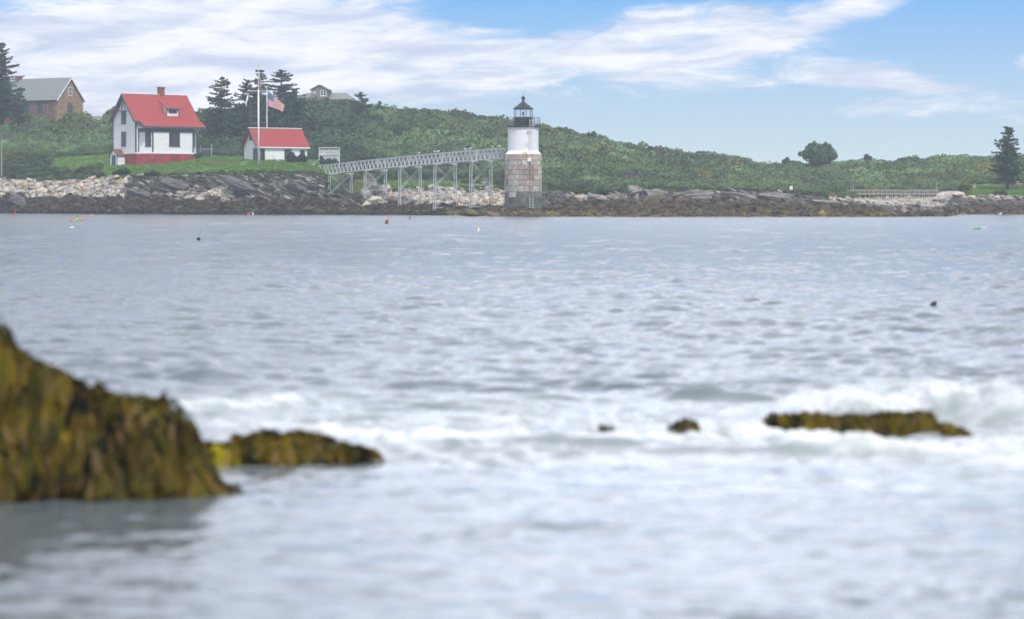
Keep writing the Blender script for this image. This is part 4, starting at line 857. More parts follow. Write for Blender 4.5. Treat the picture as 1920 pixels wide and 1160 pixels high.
# boulders and driftwood
bls = [(701,352,350,24,13,.62,'big pale slab leaning by the second trestle of the footbridge'),(688,350,362,12,7,.3,'pale boulder at the foot of the first footbridge trestle'),(727,353,352,6,5,0,'round white boulder behind the second trestle'),
 (741,351,369,13,5,.15,'long pale boulder between the second and third trestles'),(700,345,373,14,5,-.1,'flat pale slab low beneath the second trestle'),
 (1905,386,346,11,6,0,'grey boulder on the lawn right of the lone spruce'),(1926,386,345,9,6.5,.1,'grey boulder cut by the right edge of the photo'),(376,366,324,3,2,0,'small pale boulder alone on top of the dark ledge'),
 (1191,318,367,18,17,-.5,'tall pointed ridge of dark rock right of the small cobble beach'),(1232,318,368,24,12,.1,'broad grey rock hump next to the pointed one'),(1298,318,368,44,12,-.15,'long layered grey ledge in the middle of the right shore'),(1380,317,370,40,10,.2,'sloping layered ledge ending at the right of the long one'),
 (1786,372,368,34,10,-.1,'pale layered rock mound right of the pier'),(1452,318,371,34,9,.15,'dark ledge with a gull resting on it'),(450,352,345,30,8,.35,'dark ledge tilted down below the boathouse lawn'),(560,350,352,30,12,.4,'dark ledge tilted down left of the footbridge'),(330,356,347,28,8,.3,'dark ledge tilted down below the keepers house'),(260,352,362,22,6,.25,'dark low ledge at the end of the left cobble beach'),(35,374,377,30,9,.5,'dark slanting ledge at the left edge of the shore'),
 (1120,318,372,26,8,.3,'low slanting grey ledge just left of the small cobble beach on the right shore'),(1560,313,384,40,7,.15,'long low grey ledge running down to the point of the right shore'),(1850,362,378,40,8,.1,'grey ledge face below the right hand lawn'),
 (880,309,398,18,7,.1,'weed covered mound at the foot of the lighthouse, left side')]
for i, (px, Y, row, hwp, hh, tilt, lab) in enumerate(bls):
    r = np.random.default_rng(600+i); 
    import bmesh
    bm = bmesh.new(); bmesh.ops.create_icosphere(bm, subdivisions=5, radius=1); V = np.array([v.co[:] for v in bm.verts]); Q = np.array([[v.index for v in f.verts] for f in bm.faces]); bm.free()
    rr_ = random.Random(i+50)
    for _ in range(13):
        nrm = np.array([rr_.gauss(0,1), rr_.gauss(0,1), rr_.gauss(0,1)]); nrm /= np.linalg.norm(nrm); k = V@nrm-rr_.uniform(.5, .85); V -= np.outer(np.maximum(k, 0), nrm)*.95
    sx, sz = hwp/F*Y, hh/F*Y; V = V*np.array([sx*1.15, max(sz*1.1, sx*.5), sz*1.25])
    lay = (fbm(V[:, 0]/3.+V[:, 1]/2.+i, (V[:, 2]*1.0+V[:, 1]*.35)/.28, 3, 90+i)-.5)*1.1*(1 if 'pale' not in lab or 'layered' in lab else .3)+(fbm(V[:, 0]/.5+i, V[:, 2]/.5+V[:, 1], 3, 95)-.5)*.22
    nl = V/np.linalg.norm(V, axis=1)[:, None]; V = V+nl*lay[:, None]*min(1, sz*.8)
    c, s_ = math.cos(-tilt), math.sin(-tilt); V = V@np.array([[c,0,-s_],[0,1,0],[s_,0,c]]).T if False else np.stack([V[:,0]*c-V[:,2]*s_, V[:,1], V[:,0]*s_+V[:,2]*c], 1)
    V = V+nl*((fbm(V[:,0]/.9+i*3, V[:,2]/.35+V[:,1]/.6, 4, 97)-.5)*.5*min(1,sz))[:,None]
    key = 'boulder' if ('pale' in lab or 'grey boulder' in lab or 'white' in lab) else ('weedrock' if 'weed' in lab else 'ledge')
    if key not in M: M['ledge'] = mat('dark_layered_rock', (.045,.044,.046), .9, .55, 1.6, .06, 3, col2=(.17,.16,.15), stretch=(.5,.5,3)); M['weedrock'] = mat('weedy_rock', (.05,.04,.025), .8, .5, 2.5, .06, 4, col2=(.15,.13,.03))
    if key == 'ledge' and px > 1100:
        if 'ledgel' not in M: M['ledgel'] = mat('grey_layered_rock', (.10,.097,.09), .9, .55, 1.6, .08, 3, col2=(.30,.28,.25), stretch=(.5,.5,3))
        key = 'ledgel'
    o = npmesh('boulder', V, Q, M[key], smooth=False); z = ZR(row, Y); o.location = (UX(px, Y), Y, z); tag(o, lab, 'rock')
def drift(px, Y, row, label, seed):
    r = random.Random(seed); m = MB()
    for k in range(11):
        a = r.uniform(0, 6.28); e = r.uniform(.1, 1.3); L_ = r.uniform(.5, 1.3); m.tube((0,0,0), (math.cos(a)*math.cos(e)*L_, math.sin(a)*math.cos(e)*L_, math.sin(e)*L_), .07, .02, 5)
    o = m.build('driftwood', M['boulder'], loc=P(px, row, Y)); tag(o, label, 'driftwood')
drift(1826, 372, 354, 'bleached tangle of driftwood by the yellow green bush', 1); drift(908, 351, 345, 'bleached branching driftwood behind the last footbridge trestle', 2); drift(588, 362, 312, 'bleached driftwood sticks at the edge of the boathouse lawn', 3)
m = MB(); m.tube((0,0,0), (1.6,.2,-1.0), .06, n=6); m.tube((.3,0,.05), (1.0,-.3,-.9), .05, n=6); o = m.build('planks', M['galvw'], loc=P(508, 292, 366.5)); tag(o, 'pale planks leaning against the boathouse front', 'planks')
# ================================================================== GULLS
def gull(loc, rz_, label, sc=1.0, group='gulls perched along the footbridge rail', sit=False):
    T_ = empty('gull', loc, rz_, label, 'gull', group); T_.scale = (sc,)*3
    st = [(-.27,.11,.012),(-.2,.125,.045),(-.08,.145,.09),(.04,.16,.10),(.12,.19,.085),(.16,.235,.06),(.185,.27,.052),(.21,.29,.05),(.24,.29,.036),(.262,.283,.014)]
    V = []; Q = []; n = 10; lift = 0 if sit else .06
    for i, (x, z, r) in enumerate(st):
        for k in range(n): t = 6.283*k/n; V.append((x+(.25*r*math.sin(t) if 3 < i < 7 else 0)*-1, r*.85*math.cos(t), z+lift+r*math.sin(t)))
        if i: Q += [((i-1)*n+k, (i-1)*n+(k+1)%n, i*n+(k+1)%n, i*n+k) for k in range(n)]
    V += [(-.29, 0, .1+lift), (.268, 0, .283+lift)]; 
    m = MB(); m.add(V, Q+[(len(V)-2, (k+1)%n, k) for k in range(n)]+[(len(V)-1, (len(st)-1)*n+k, (len(st)-1)*n+(k+1)%n) for k in range(n)]); m.build('body', M['gullw'], T_, smooth=True)
    for s in (-1, 1):
        m = MB(); m.add([(.09,s*.085,.20+lift),(.0,s*.1,.215+lift),(-.15,s*.075,.185+lift),(-.33,s*.02,.13+lift),(-.14,s*.1,.14+lift),(.05,s*.105,.15+lift)], [(0,1,5),(1,2,4,5),(2,3,4)]); m.build('wing', M['gullg'], T_)
        if not sit: m = MB(); m.tube((.02, s*.035, 0), (.0, s*.035, .15), .008, n=5); m.box(-.02, .05, s*.035-.02, s*.035+.02, 0, .008); m.build('leg', M['beak'], T_)
    m = MB(); m.tube((.255, 0, .283+lift), (.315, 0, .27+lift), .012, .003, 6); m.build('beak', M['beak'], T_)
AA = A+O; 
for i, (px, rz_, lab) in enumerate(((791.5, .3, 'gull standing farthest down the footbridge rail, alone'), (822.5, 2.6, 'left gull of the middle pair on the footbridge rail'), (828.5, .2, 'right gull of the middle pair on the footbridge rail'),
      (880, 2.8, 'left gull of the upper pair on the footbridge rail'), (888, .4, 'right gull of the upper pair on the footbridge rail'), (930.5, 2.2, 'gull second nearest the lighthouse on the footbridge rail'), (942, .1, 'gull on the rail right beside the lighthouse wall'))):
    t = tpar(px); gull(bp(t, -1, 1.43)+O, rz_, lab, 1.0)
gull((UX(1463, 329), 329, ZR(362.5, 329)), 2.9, 'white gull resting on the dark ledge of the right shore', 1.3, None)
gull((UX(1875, 322), 322, -.02), .5, 'white gull floating on the water off the right shore', 1.3, None, True)
# ================================================================== BUOYS
def buoy(px, row, label, body, top='dark', L_=.45, r=.13, tilt=(.2, 0), stick=.8, stickm='wht', cat='buoy', band=None):
    Y = yw(row); T_ = empty('lobster_buoy', (UX(px, Y), Y, .02), 0, label, cat, 'lobster pot buoys in the bay'); T_.rotation_euler = (tilt[1], tilt[0], 0); T_.scale = (.84,)*3
    m = MB(); m.lathe([(.02, -.12), (r*.8, -.08), (r, .02), (r, L_*.55), (r*.6, L_*.85), (.03, L_)], 14); b = m.build('float', M[body], T_, smooth=True)
    if band: m = MB(); m.lathe([(r*1.01, .1), (r*1.04, .11), (r*1.04, L_*.5), (r*1.01, L_*.52)], 14); m.build('band', M[band], b, smooth=True)
    if stick: m = MB(); m.tube((0,0,L_-.05), (0,0,L_+stick), .022, .018, 6); m.build('spindle', M[stickm], T_)
buoy(27.5, 403.5, 'small red buoy with upright stick near the left edge', 'red', tilt=(.1, 0), stick=.55, stickm='red', r=.15, L_=.5)
buoy(137.5, 414, 'reddish orange buoy at the left of the left cluster', 'orange', tilt=(-1.2, 0), stick=0, L_=.5, r=.15)
buoy(142, 414, 'lime green buoy in the middle of the left cluster', 'lime', tilt=(.7, 0), stick=0, L_=.5, r=.16)
buoy(143.8, 413, 'navy buoy with thin upright stick behind the lime one', 'navy', tilt=(.1, 0), stick=.8, stickm='dark', L_=.5, r=.15)
buoy(151.5, 413.5, 'round orange buoy at the right of the left cluster', 'orange', tilt=(1.2, 0), stick=0, L_=.4, r=.17)
buoy(168, 404.5, 'orange buoy lying flat with dark stick beyond the left cluster', 'orange', tilt=(1.45, 0), stick=.5, stickm='dark', L_=.75, r=.16)
buoy(170, 406, 'teal buoy just under the flat orange one', 'teal', tilt=(1.2, 0), stick=0, L_=.4, r=.12)
buoy(133, 427.5, 'white buoy lying on its side with pale blue stick', 'wht', tilt=(1.5, 0), stick=.6, stickm='teal', L_=.3, r=.08)
buoy(372, 451, 'black stubby buoy with tall thin pale stick', 'dark', tilt=(.25, 0), stick=.7, stickm='rope', L_=.2, r=.13)
buoy(465, 403, 'red buoy with slanting yellow stick below the boathouse', 'red', tilt=(.75, 0), stick=.75, stickm='yellow', L_=.35, r=.19)
buoy(474, 403, 'white buoy with short yellow stick beside the red one', 'wht', tilt=(.1, 0), stick=.35, stickm='yellow', L_=.4, r=.12)
buoy(723.5, 420.5, 'tilted orange brown buoy with red stick below the footbridge', 'orange', tilt=(.4, 0), stick=.55, stickm='red', L_=.75, r=.17, band='shinglebrown')
buoy(767.5, 411.5, 'thin dark green marker stick right of the orange brown buoy', 'dark', tilt=(.4, 0), stick=0, L_=.5, r=.06)
buoy(896.5, 434, 'white buoy with yellow stick left of the lighthouse', 'wht', tilt=(.2, 0), stick=.75, stickm='yellow', L_=.28, r=.09)
buoy(1826.5, 430.8, 'green buoy lying on its side with red tip near the right edge', 'green', tilt=(1.4, 0), stick=.5, stickm='wht', L_=.62, r=.11, band=None)
buoy(1747.5, 574, 'small dark object floating in the middle distance on the right', 'dark', tilt=(.9, 0), stick=0, L_=.14, r=.06, cat='float')
# ================================================================== FOREGROUND ROCKS WITH ROCKWEED
def fgrock(name, label, prof, Y0, Yr, Y1, seed, nstr, px0, px1, extra=0, gold=.3, patch=None, front=.45, slen=(.18, .5)):
    """prof: (px, silhouette row) seen at distance Yr.  Rock heightfield + hanging fronds"""
    pp = np.array(prof, float); hx = UX(pp[:, 0], Yr); hzv = np.maximum(ZR(pp[:, 1], Yr), 0)
    def zf(X, Y):
        h = np.interp(X, hx, hzv); w = (fbm(X*1.6, X*0+seed, 3, seed)-.5)*.35*(Yr-Y0)+((fbm(X*7.5, Y*1.5, 3, seed+46)-.5)*.26+(fbm(X*17, Y*2, 2, seed+41)-.5)*.08)*min(1, Yr-Y0+.2)
        t = ss(Y0+w, Yr, Y); cr = t**front; bk = 1-ss(Yr, Y1, Y)*1.0
        z = h*np.where(Y < Yr, cr, bk)
        z = z*(1+.45*(fbm(X*2.4, Y*2.4, 3, seed+3)-.5))+(fbm(X*5, Y*5, 3, seed+4)-.5)*.17*np.minimum(1, h*1.3)
        return z-.12+.12*np.minimum(1, h*6)*t*bk
    xs = np.linspace(UX(px0, Yr), UX(px1, Yr), 190); ys = np.linspace(Y0-.5, Y1+.3, 130); Xg, Yg = np.meshgrid(xs, ys); Zg = zf(Xg, Yg)
    a = np.arange(Xg.size).reshape(Xg.shape); Q = np.stack([a[:-1,:-1], a[:-1,1:], a[1:,1:], a[1:,:-1]], -1).reshape(-1, 4)
    o = Vector((float(xs.mean()), Yr, 0)); T_ = empty(name, o, 0, label, 'rock')
    off = np.array(o[:]); npmesh('rock', np.stack([Xg.ravel(), Yg.ravel(), Zg.ravel()], 1)-off, Q, M['wetrock'], T_, smooth=True)
    r = np.random.default_rng(seed); X = r.uniform(xs[0], xs[-1], nstr); Y = np.concatenate([r.uniform(Y0-.05, Yr+.1, int(nstr*.75)), r.uniform(Yr, Y1, nstr-int(nstr*.75))])
    z = zf(X, Y); k = z > .0; X = X[k]; Y = Y[k]; n = len(X); tuft = np.stack([np.floor(X*5+vn(X*7, Y*7, 3)), np.floor(Y*5)], 1)
    # strands hang in bunches that overlap like thatch, with dark hollows between them
    nb = max(20, n//26); bi = r.integers(0, nb, n); loose = r.random(n) < .16; bx_, by_ = X[:nb].copy(), Y[:nb].copy()
    X = np.where(loose, X, bx_[bi]+r.normal(0, .020, n)); Y = np.where(loose, Y, by_[bi]+r.normal(0, .020, n)); bl = r.uniform(*slen, nb); ba_ = r.normal(0, .3, nb); bf = r.uniform(.35, 1, nb)
    L_ = bl[bi]*r.uniform(.65, 1.15, n); w = r.uniform(.006, .017, n); seg = 7; ang = ba_[bi]+r.normal(0, .30, n); lift = (r.uniform(.0, .06, n)+.10*fbm(X*4, Y*4, 2, seed+9))*min(1, .45+hzv.max()*.7)*np.where(loose, .25, 1.25*bf[bi])
    px_, py_ = X.copy(), Y.copy(); pz = zf(px_, py_)+lift; Vs = []; ph = r.uniform(0, 6.28, n); e = .03
    for s in range(seg+1):
        gx = (zf(px_+e, py_)-zf(px_-e, py_))/(2*e); gy = (zf(px_, py_+e)-zf(px_, py_-e))/(2*e); g = np.sqrt(gx**2+gy**2)+.05
        dx = -gx/g; dy = -gy/g-.25; q_ = np.sqrt(dx*dx+dy*dy)+1e-6; dx /= q_; dy /= q_
        ca, sa = np.cos(ang), np.sin(ang); dx, dy = dx*ca-dy*sa, dx*sa+dy*ca
        ww = w*(1.35-.6*abs(s/seg-.45))*(1+.3*np.sin(s*2.1+ph)); tw = .6*np.sin(ph+s*.7)
        sx, sy = -dy, dx; Vs.append(np.stack([px_-sx*ww, py_-sy*ww, pz-ww*tw], 1)); Vs.append(np.stack([px_+sx*ww, py_+sy*ww, pz+ww*tw], 1))
        st = L_/seg; slope = np.clip(g, 0, 3); hstep = st/np.sqrt(1+slope**2)
        px_ = px_+dx*hstep; py_ = py_+dy*hstep; tgt = zf(px_, py_)+lift*(.35+1.3*math.sin(math.pi*min(1, (s+1.2)/(seg+.8)))); pz = np.maximum(tgt, pz-st*1.0); pz = np.where(pz < -.06, -.06, pz)
    V = np.stack(Vs, 1).reshape(n, (seg+1)*2, 3)-off; base = np.arange(n)[:, None]*(seg+1)*2; Q = []
    for s in range(seg): b = 2*s; Q.append(np.stack([base[:, 0]+b, base[:, 0]+b+1, base[:, 0]+b+3, base[:, 0]+b+2], 1))
    Q = np.concatenate(Q, 0)
    cl = fbm(X*4.5, Y*3.0, 3, seed+20); c = np.array([.024,.019,.005])[None]*r.uniform(.4, 1.7, n)[:, None]*(.1+2.0*ss(.35, .65, fbm(X*6, Y*3, 2, seed+30)))[:, None]
    gm = ss(.50, .62, cl)*(r.random(n) < .8)+(r.random(n) < gold*.2); gb = (r.random(nb) < (gold+.15))[bi]&~loose; c = mixc(c, (.21,.145,.006), np.clip(gm*.35+gb*.9, 0, 1)*r.uniform(.4, 1, n)); c = c*np.where(loose, .5, 1)[:, None]*(r.uniform(.3, 1.3, nb)[bi])[:, None]*.72; c = mixc(c, (.06,.065,.010), (r.random(n) < .2)*.7); c = mixc(c, (.16,.10,.05), (r.random(n) < .07)*.8)
    if patch is not None: 
        px, row, rad = patch; Xp = UX(px, Yr); c = mixc(c, (.34,.29,.01), ss(rad, rad*.5, np.hypot(X-Xp, (Y-Yr+.15)*.6))*.95)
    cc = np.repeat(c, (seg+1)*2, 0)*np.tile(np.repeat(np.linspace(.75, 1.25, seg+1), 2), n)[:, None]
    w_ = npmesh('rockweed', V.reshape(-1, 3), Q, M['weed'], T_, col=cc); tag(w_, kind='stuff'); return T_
fgrock('seaweed_rock', 'large rock thickly hung with olive and brown rockweed at the left edge', [(-700,590),(-200,625),(-60,645),(-10,664),(8,682),(30,706),(62,722),(85,736),(110,740),(150,744),(200,750),(250,768),(280,772),(315,784),(345,808),(362,828),(380,872),(410,915),(440,935),(480,945)], 17.5, 18.1, 19.4, 3, 26000, -500, 500, patch=None)
fgrock('seaweed_rock', 'low tapering rock with rockweed and a bright yellow patch in front of the surf', [(350,866),(372,834),(400,832),(440,834),(470,828),(520,827),(560,830),(600,834),(640,840),(690,842),(720,849),(745,856),(765,866)], 19.85, 20.4, 21.2, 8, 12000, 340, 770, gold=.5, patch=(432,828,.10), slen=(.08, .25), front=.6)
fgrock('seaweed_rock', 'small flat skirt of rockweed at the foot of the large left rock', [(360,905),(390,885),(420,884),(450,892),(480,902),(500,908)], 18.55, 18.85, 19.2, 12, 2600, 350, 510, gold=.3, slen=(.08, .2), front=.6)
fgrock('seaweed_rock', 'long low weed covered rock awash in white surf on the right', [(1410,826),(1432,796),(1450,789),(1500,790),(1540,787),(1570,783),(1600,789),(1650,791),(1700,791),(1740,787),(1762,796),(1800,803),(1840,812),(1880,838)], 21.95, 22.25, 22.9, 17, 11000, 1400, 1890, gold=.5, slen=(.08, .24), front=.5)
fgrock('seaweed_rock', 'thin dark weedy ledge nearly swallowed by foam left of the long one in the surf', [(1110,808),(1126,795),(1145,795),(1165,803),(1200,805),(1228,799),(1260,798),(1285,792),(1305,795),(1320,808)], 22.35, 22.6, 22.9, 23, 3400, 1100, 1330, gold=.4, slen=(.06, .15), front=.6)
# ================================================================== WATER
def foam_density(X, Y):
    """surf round the weedy rocks; strokes given by end points on the water and a width in metres"""
    D = np.zeros_like(X)
    def st(p0, r0, p1, r1, w, a, el=1.0):
        y0, y1 = yw(r0), yw(r1); x0, x1 = UX(p0, y0), UX(p1, y1); dx, dy = x1-x0, y1-y0; t = np.clip(((X-x0)*dx+(Y-y0)*dy)/(dx*dx+dy*dy), 0, 1)
        d = np.hypot(X-x0-dx*t, (Y-y0-dy*t)*el); return a*np.exp(-(d/w)**2)
    for a in ((355,768,520,757,.55,.85),(430,792,760,802,.6,.6),(600,812,760,830,.3,.9),(740,832,1000,822,.26,1.0),(960,826,1230,822,.28,1.05),(1200,822,1420,838,.26,.9),
              (820,770,1010,790,.5,.45),(940,790,1010,775,.4,.6),(1400,818,1620,838,.34,1.25),(1600,838,1880,850,.3,1.1),(1480,842,1900,856,.26,.9),(1880,862,2300,880,.4,.9),
              (1250,778,1420,770,.3,.55),(1500,752,1600,738,.35,.75),(1560,760,1900,770,.7,.8),(1760,730,1960,780,.9,.75),(1880,790,2300,760,1.0,.7),(1500,784,2300,782,.45,1.0),(1440,800,1540,775,.3,.8),(1850,830,2200,830,.5,.7),
              (1050,895,1500,900,.5,.2),(1400,905,2000,895,.6,.2),(520,770,1500,775,1.0,.30),(330,745,600,742,.6,.32),(1100,800,1420,812,.4,.5)): D = np.maximum(D, st(*a))
    return D
def water_z(X, Y, ds):
    r = np.random.default_rng(77); z = np.zeros_like(X); K = 90
    wx = (fbm(X/5., Y/5., 3, 5)-.5)*2.2; wy = (fbm(X/5.+40, Y/5., 3, 6)-.5)*2.2
    gust = (.4+.8*fbm(X/9., Y/22., 3, 9)+.5*ss(.56, .75, fbm(X/1.3, Y/1.6, 2, 19)))*(.38+.64*ss(18.5, 24, Y))
    for k in range(K):
        lam = 10**r.uniform(math.log10(.16), math.log10(6.5)); th = r.normal(0, .35 if lam > 1 else .5); ph = r.uniform(0, 6.28); kx = 2*math.pi/lam*math.sin(th); ky = 2*math.pi/lam*math.cos(th)
        sl = .040 if lam < .8 else (.013 if lam < 2 else .007); am = sl*lam/6.28*1.35; fade = np.clip((lam/(ds*2.6))-.6, 0, 1)
        p = kx*(X+wx*.5)+ky*(Y+wy*.5)+ph; z += am*fade*(np.sin(p)+.25*np.sin(2*p+1.2)*1)*gust
    return z
ty = np.exp(np.arange(math.log(3.5), math.log(372), .0030)); tx = np.concatenate([np.linspace(-.75, -.26, 60)[:-1], np.linspace(-.26, .26, 620), np.linspace(.26, .75, 60)[1:]])
TXg, Yg = np.meshgrid(tx, ty); Xw = (TXg*Yg).ravel(); Yw = Yg.ravel(); dsx = Yw*.0028
Zw = water_z(Xw, Yw, dsx)
# swell lines standing up before the surf
for (p0, p1, row, hgt, wd, sd_) in ((630, 760, 727, .10, .17, 1), (730, 910, 721, .13, .17, 2), (800, 960, 734, .08, .15, 8), (1010, 1130, 720, .15, .18, 3), (1090, 1200, 729, .15, .17, 9), (960, 1060, 737, .08, .15, 10), (330, 430, 712, .09, .17, 4), (1380, 1470, 738, .12, .15, 5), (1180, 1400, 746, .07, .15, 15), (560, 700, 742, .07, .15, 16), (740, 1250, 836, .06, .13, 17), (1200, 1900, 850, .05, .13, 18), (-200, 2300, 745, .03, .3, 6), (1180, 1340, 712, .05, .10, 11), (1650, 1800, 700, .05, .1, 12), (480, 640, 716, .045, .1, 13), (1500, 1640, 640, .05, .12, 7), (620, 740, 630, .04, .11, 14)):
    yc = yw(row); xa, xb = UX(p0, yc), UX(p1, yc); m_ = ss(xa-.5, xa+.6, Xw)*ss(xb+.5, xb-.6, Xw); yy = yc+(fbm(Xw*.7, Xw*0+sd_, 3, sd_)-.5)*1.2
    Zw += hgt*m_*np.exp(-((Yw-yy)/wd)**2)*(.5+fbm(Xw*1.1, Yw*.3, 2, sd_+5))
# breaking wave heaped up behind the right hand rock
yc = 24.0; m_ = .45*ss(UX(1480, yc), UX(1580, yc), Xw)+.55*ss(UX(1660, yc), UX(1860, yc), Xw); yy = yc+(fbm(Xw*.8, Xw*0+2, 3, 12)-.5)*.9
Zw += m_*.26*np.exp(-((Yw-yy)/.5)**2)*(.15+1.5*ss(.2,.8,fbm(Xw*2.0, Xw*0, 4, 15)))+ss(UX(1800, 23), UX(1900, 23), Xw)*.12*np.exp(-((Yw-23.2)/.6)**2)
D = foam_density(Xw, Yw)*1.06; near = (Yw < 32)&(Yw > 14); fn = np.zeros_like(Xw); fn[near] = fbm(Xw[near]*2.4, Yw[near]*1.6, 5, 44)
base_ = .34*ss(yw(885), yw(862), Yw)*ss(yw(735), yw(765), Yw)*ss(UX(330, 22), UX(420, 22), Xw); D = np.maximum(D, base_*(.6+.8*fn)); foam = np.where(near, ss(.30, 1.05, D*.95+(fn-.5)*1.6), 0)*ss(.08, .4, D)
lum = np.zeros_like(Xw); lum[near] = fbm(Xw[near]*4, Yw[near]*3.2, 4, 47)
Zw += foam*(.02+.22*np.clip(lum-.3, 0, 1)*np.clip(D, 0, 1.1))
fine = np.where(near, ss(.25, .8, D+(fn-.5)*1.2)*.55*ss(.35, .7, lum), 0)
foam = np.where(near, D, 0)
nr, nc = TXg.shape; a = np.arange(nr*nc).reshape(nr, nc); Q = np.stack([a[:-1,:-1], a[:-1,1:], a[1:,1:], a[1:,:-1]], -1).reshape(-1, 4)
wm, nt, bs = newmat('sea_water'); N = nt.nodes; L = nt.links
bs.inputs['Base Color'].default_value = (.10,.125,.14,1); bs.inputs['IOR'].default_value = 1.5; bs.inputs['Specular IOR Level'].default_value = .5
geo = N.new('ShaderNodeNewGeometry'); sx = N.new('ShaderNodeSeparateXYZ'); L.new(geo.outputs['Position'], sx.inputs[0])
rg = N.new('ShaderNodeMapRange'); L.new(sx.outputs['Y'], rg.inputs[0]); rg.inputs[1].default_value = 20; rg.inputs[2].default_value = 250; rg.inputs[3].default_value = .10; rg.inputs[4].default_value = .19; L.new(rg.outputs[0], bs.inputs['Roughness'])
mp = N.new('ShaderNodeMapping'); L.new(geo.outputs['Position'], mp.inputs[0]); mp.inputs['Scale'].default_value = (.8, 1.15, 1)
n1 = N.new('ShaderNodeTexNoise'); n1.inputs['Scale'].default_value = 2.3; n1.inputs['Detail'].default_value = 6; n1.inputs['Roughness'].default_value = .62; L.new(mp.outputs[0], n1.inputs['Vector'])
n2 = N.new('ShaderNodeTexNoise'); n2.inputs['Scale'].default_value = 6; n2.inputs['Detail'].default_value = 3; L.new(mp.outputs[0], n2.inputs['Vector'])
fd = N.new('ShaderNodeMapRange'); L.new(sx.outputs['Y'], fd.inputs[0]); fd.inputs[1].default_value = 20; fd.inputs[2].default_value = 110; fd.inputs[3].default_value = .01; fd.inputs[4].default_value = .32
b1_ = N.new('ShaderNodeBump'); L.new(n1.outputs[0], b1_.inputs['Height']); L.new(fd.outputs[0], b1_.inputs['Distance']); b1_.inputs['Strength'].default_value = 1
b2_ = N.new('ShaderNodeBump'); L.new(n2.outputs[0], b2_.inputs['Height']); b2_.inputs['Distance'].default_value = .008; L.new(b1_.outputs[0], b2_.inputs['Normal']); L.new(b2_.outputs[0], bs.inputs['Normal'])
fo = N.new('ShaderNodeBsdfPrincipled'); fo.inputs['Base Color'].default_value = (.60,.615,.64,1); fo.inputs['Roughness'].default_value = .8; fo.inputs['Specular IOR Level'].default_value = .2
at = N.new('ShaderNodeAttribute'); at.attribute_name = 'col'; mx = N.new('ShaderNodeMixShader')
f1 = N.new('ShaderNodeTexNoise'); f1.inputs['Scale'].default_value = 2.6; f1.inputs['Detail'].default_value = 9; f1.inputs['Roughness'].default_value = .68; f1.inputs['Distortion'].default_value = .5; L.new(mp.outputs[0], f1.inputs['Vector'])
fa = N.new('ShaderNodeMath'); fa.operation = 'MULTIPLY_ADD'; L.new(f1.outputs[0], fa.inputs[0]); fa.inputs[1].default_value = 2.8; fa.inputs[2].default_value = -1.62
fb = N.new('ShaderNodeMath'); fb.operation = 'ADD'; L.new(fa.outputs[0], fb.inputs[0]); L.new(at.outputs['Fac'], fb.inputs[1])
fc = N.new('ShaderNodeMapRange'); fc.interpolation_type = 'SMOOTHSTEP'; L.new(fb.outputs[0], fc.inputs[0]); fc.inputs[1].default_value = .2; fc.inputs[2].default_value = 1.1
fg = N.new('ShaderNodeMapRange'); L.new(at.outputs['Fac'], fg.inputs[0]); fg.inputs[1].default_value = .05; fg.inputs[2].default_value = .45
fh = N.new('ShaderNodeMath'); fh.operation = 'MULTIPLY'; L.new(fc.outputs[0], fh.inputs[0]); L.new(fg.outputs[0], fh.inputs[1]); L.new(fh.outputs[0], mx.inputs[0])
aw = N.new('ShaderNodeMix'); aw.data_type = 'RGBA'; L.new(at.outputs['Fac'], aw.inputs[0]); aw.inputs[6].default_value = (.10,.125,.14,1); aw.inputs[7].default_value = (.42,.47,.46,1); L.new(aw.outputs[2], bs.inputs['Base Color']); L.new(bs.outputs[0], mx.inputs[1]); L.new(fo.outputs[0], mx.inputs[2]); L.new(mx.outputs[0], N['Material Output'].inputs[0])
o = npmesh('sea', np.stack([Xw, Yw, Zw], 1), Q, wm, col=np.repeat(foam[:, None], 3, 1), smooth=True); tag(o, 'pale grey rippled sea with white surf round the near rocks', None, None, 'structure')
# spray thrown up by the surf
r = np.random.default_rng(5); V = []; Q = []; n = 0
def droplet(p, s):
    global n
    V.extend([(p[0]+s,p[1],p[2]),(p[0]-s,p[1],p[2]),(p[0],p[1]+s,p[2]),(p[0],p[1]-s,p[2]),(p[0],p[1],p[2]+s*1.3),(p[0],p[1],p[2]-s)]); 
    for f in ((0,2,4),(2,1,4),(1,3,4),(3,0,4),(2,0,5),(1,2,5),(3,1,5),(0,3,5)): Q.append([n+i for i in f])
    n += 6
for (px, row, wpx, hpx, cnt) in ((1600,786,60,60,500),(1700,786,90,45,500),(1800,786,70,65,700),(1890,790,60,75,900),(1110,812,10,40,220),(965,822,25,45,300),(1280,808,60,14,200),(1440,795,14,14,120),(1560,778,30,14,200),(880,822,60,18,200),(520,762,60,20,150)):
    Yb = yw(row)
    for _ in range(cnt):
        u = r.normal(0, .5); hh = abs(r.normal(0, .45))*max(.15, 1-abs(u)*.6); droplet((UX(px+u*wpx, Yb), Yb+r.normal(0, .12), hh*hpx/F*Yb), r.uniform(.003, .013))
fm = mat('white_spray', (.8,.81,.82), .8, .02, 3)
o = npmesh('surf_spray', V, Q, fm); tag(o, 'white spray flung up by waves breaking on the weedy rocks', None, None, 'stuff')
# seabed under everything (also keeps the haze box closed over ground)
m = MB(); m.box(-420, 420, -20, 640, -6, -3.0); o = m.build('seabed', M['wetrock']); tag(o, 'dark seabed under the water', None, None, 'structure')
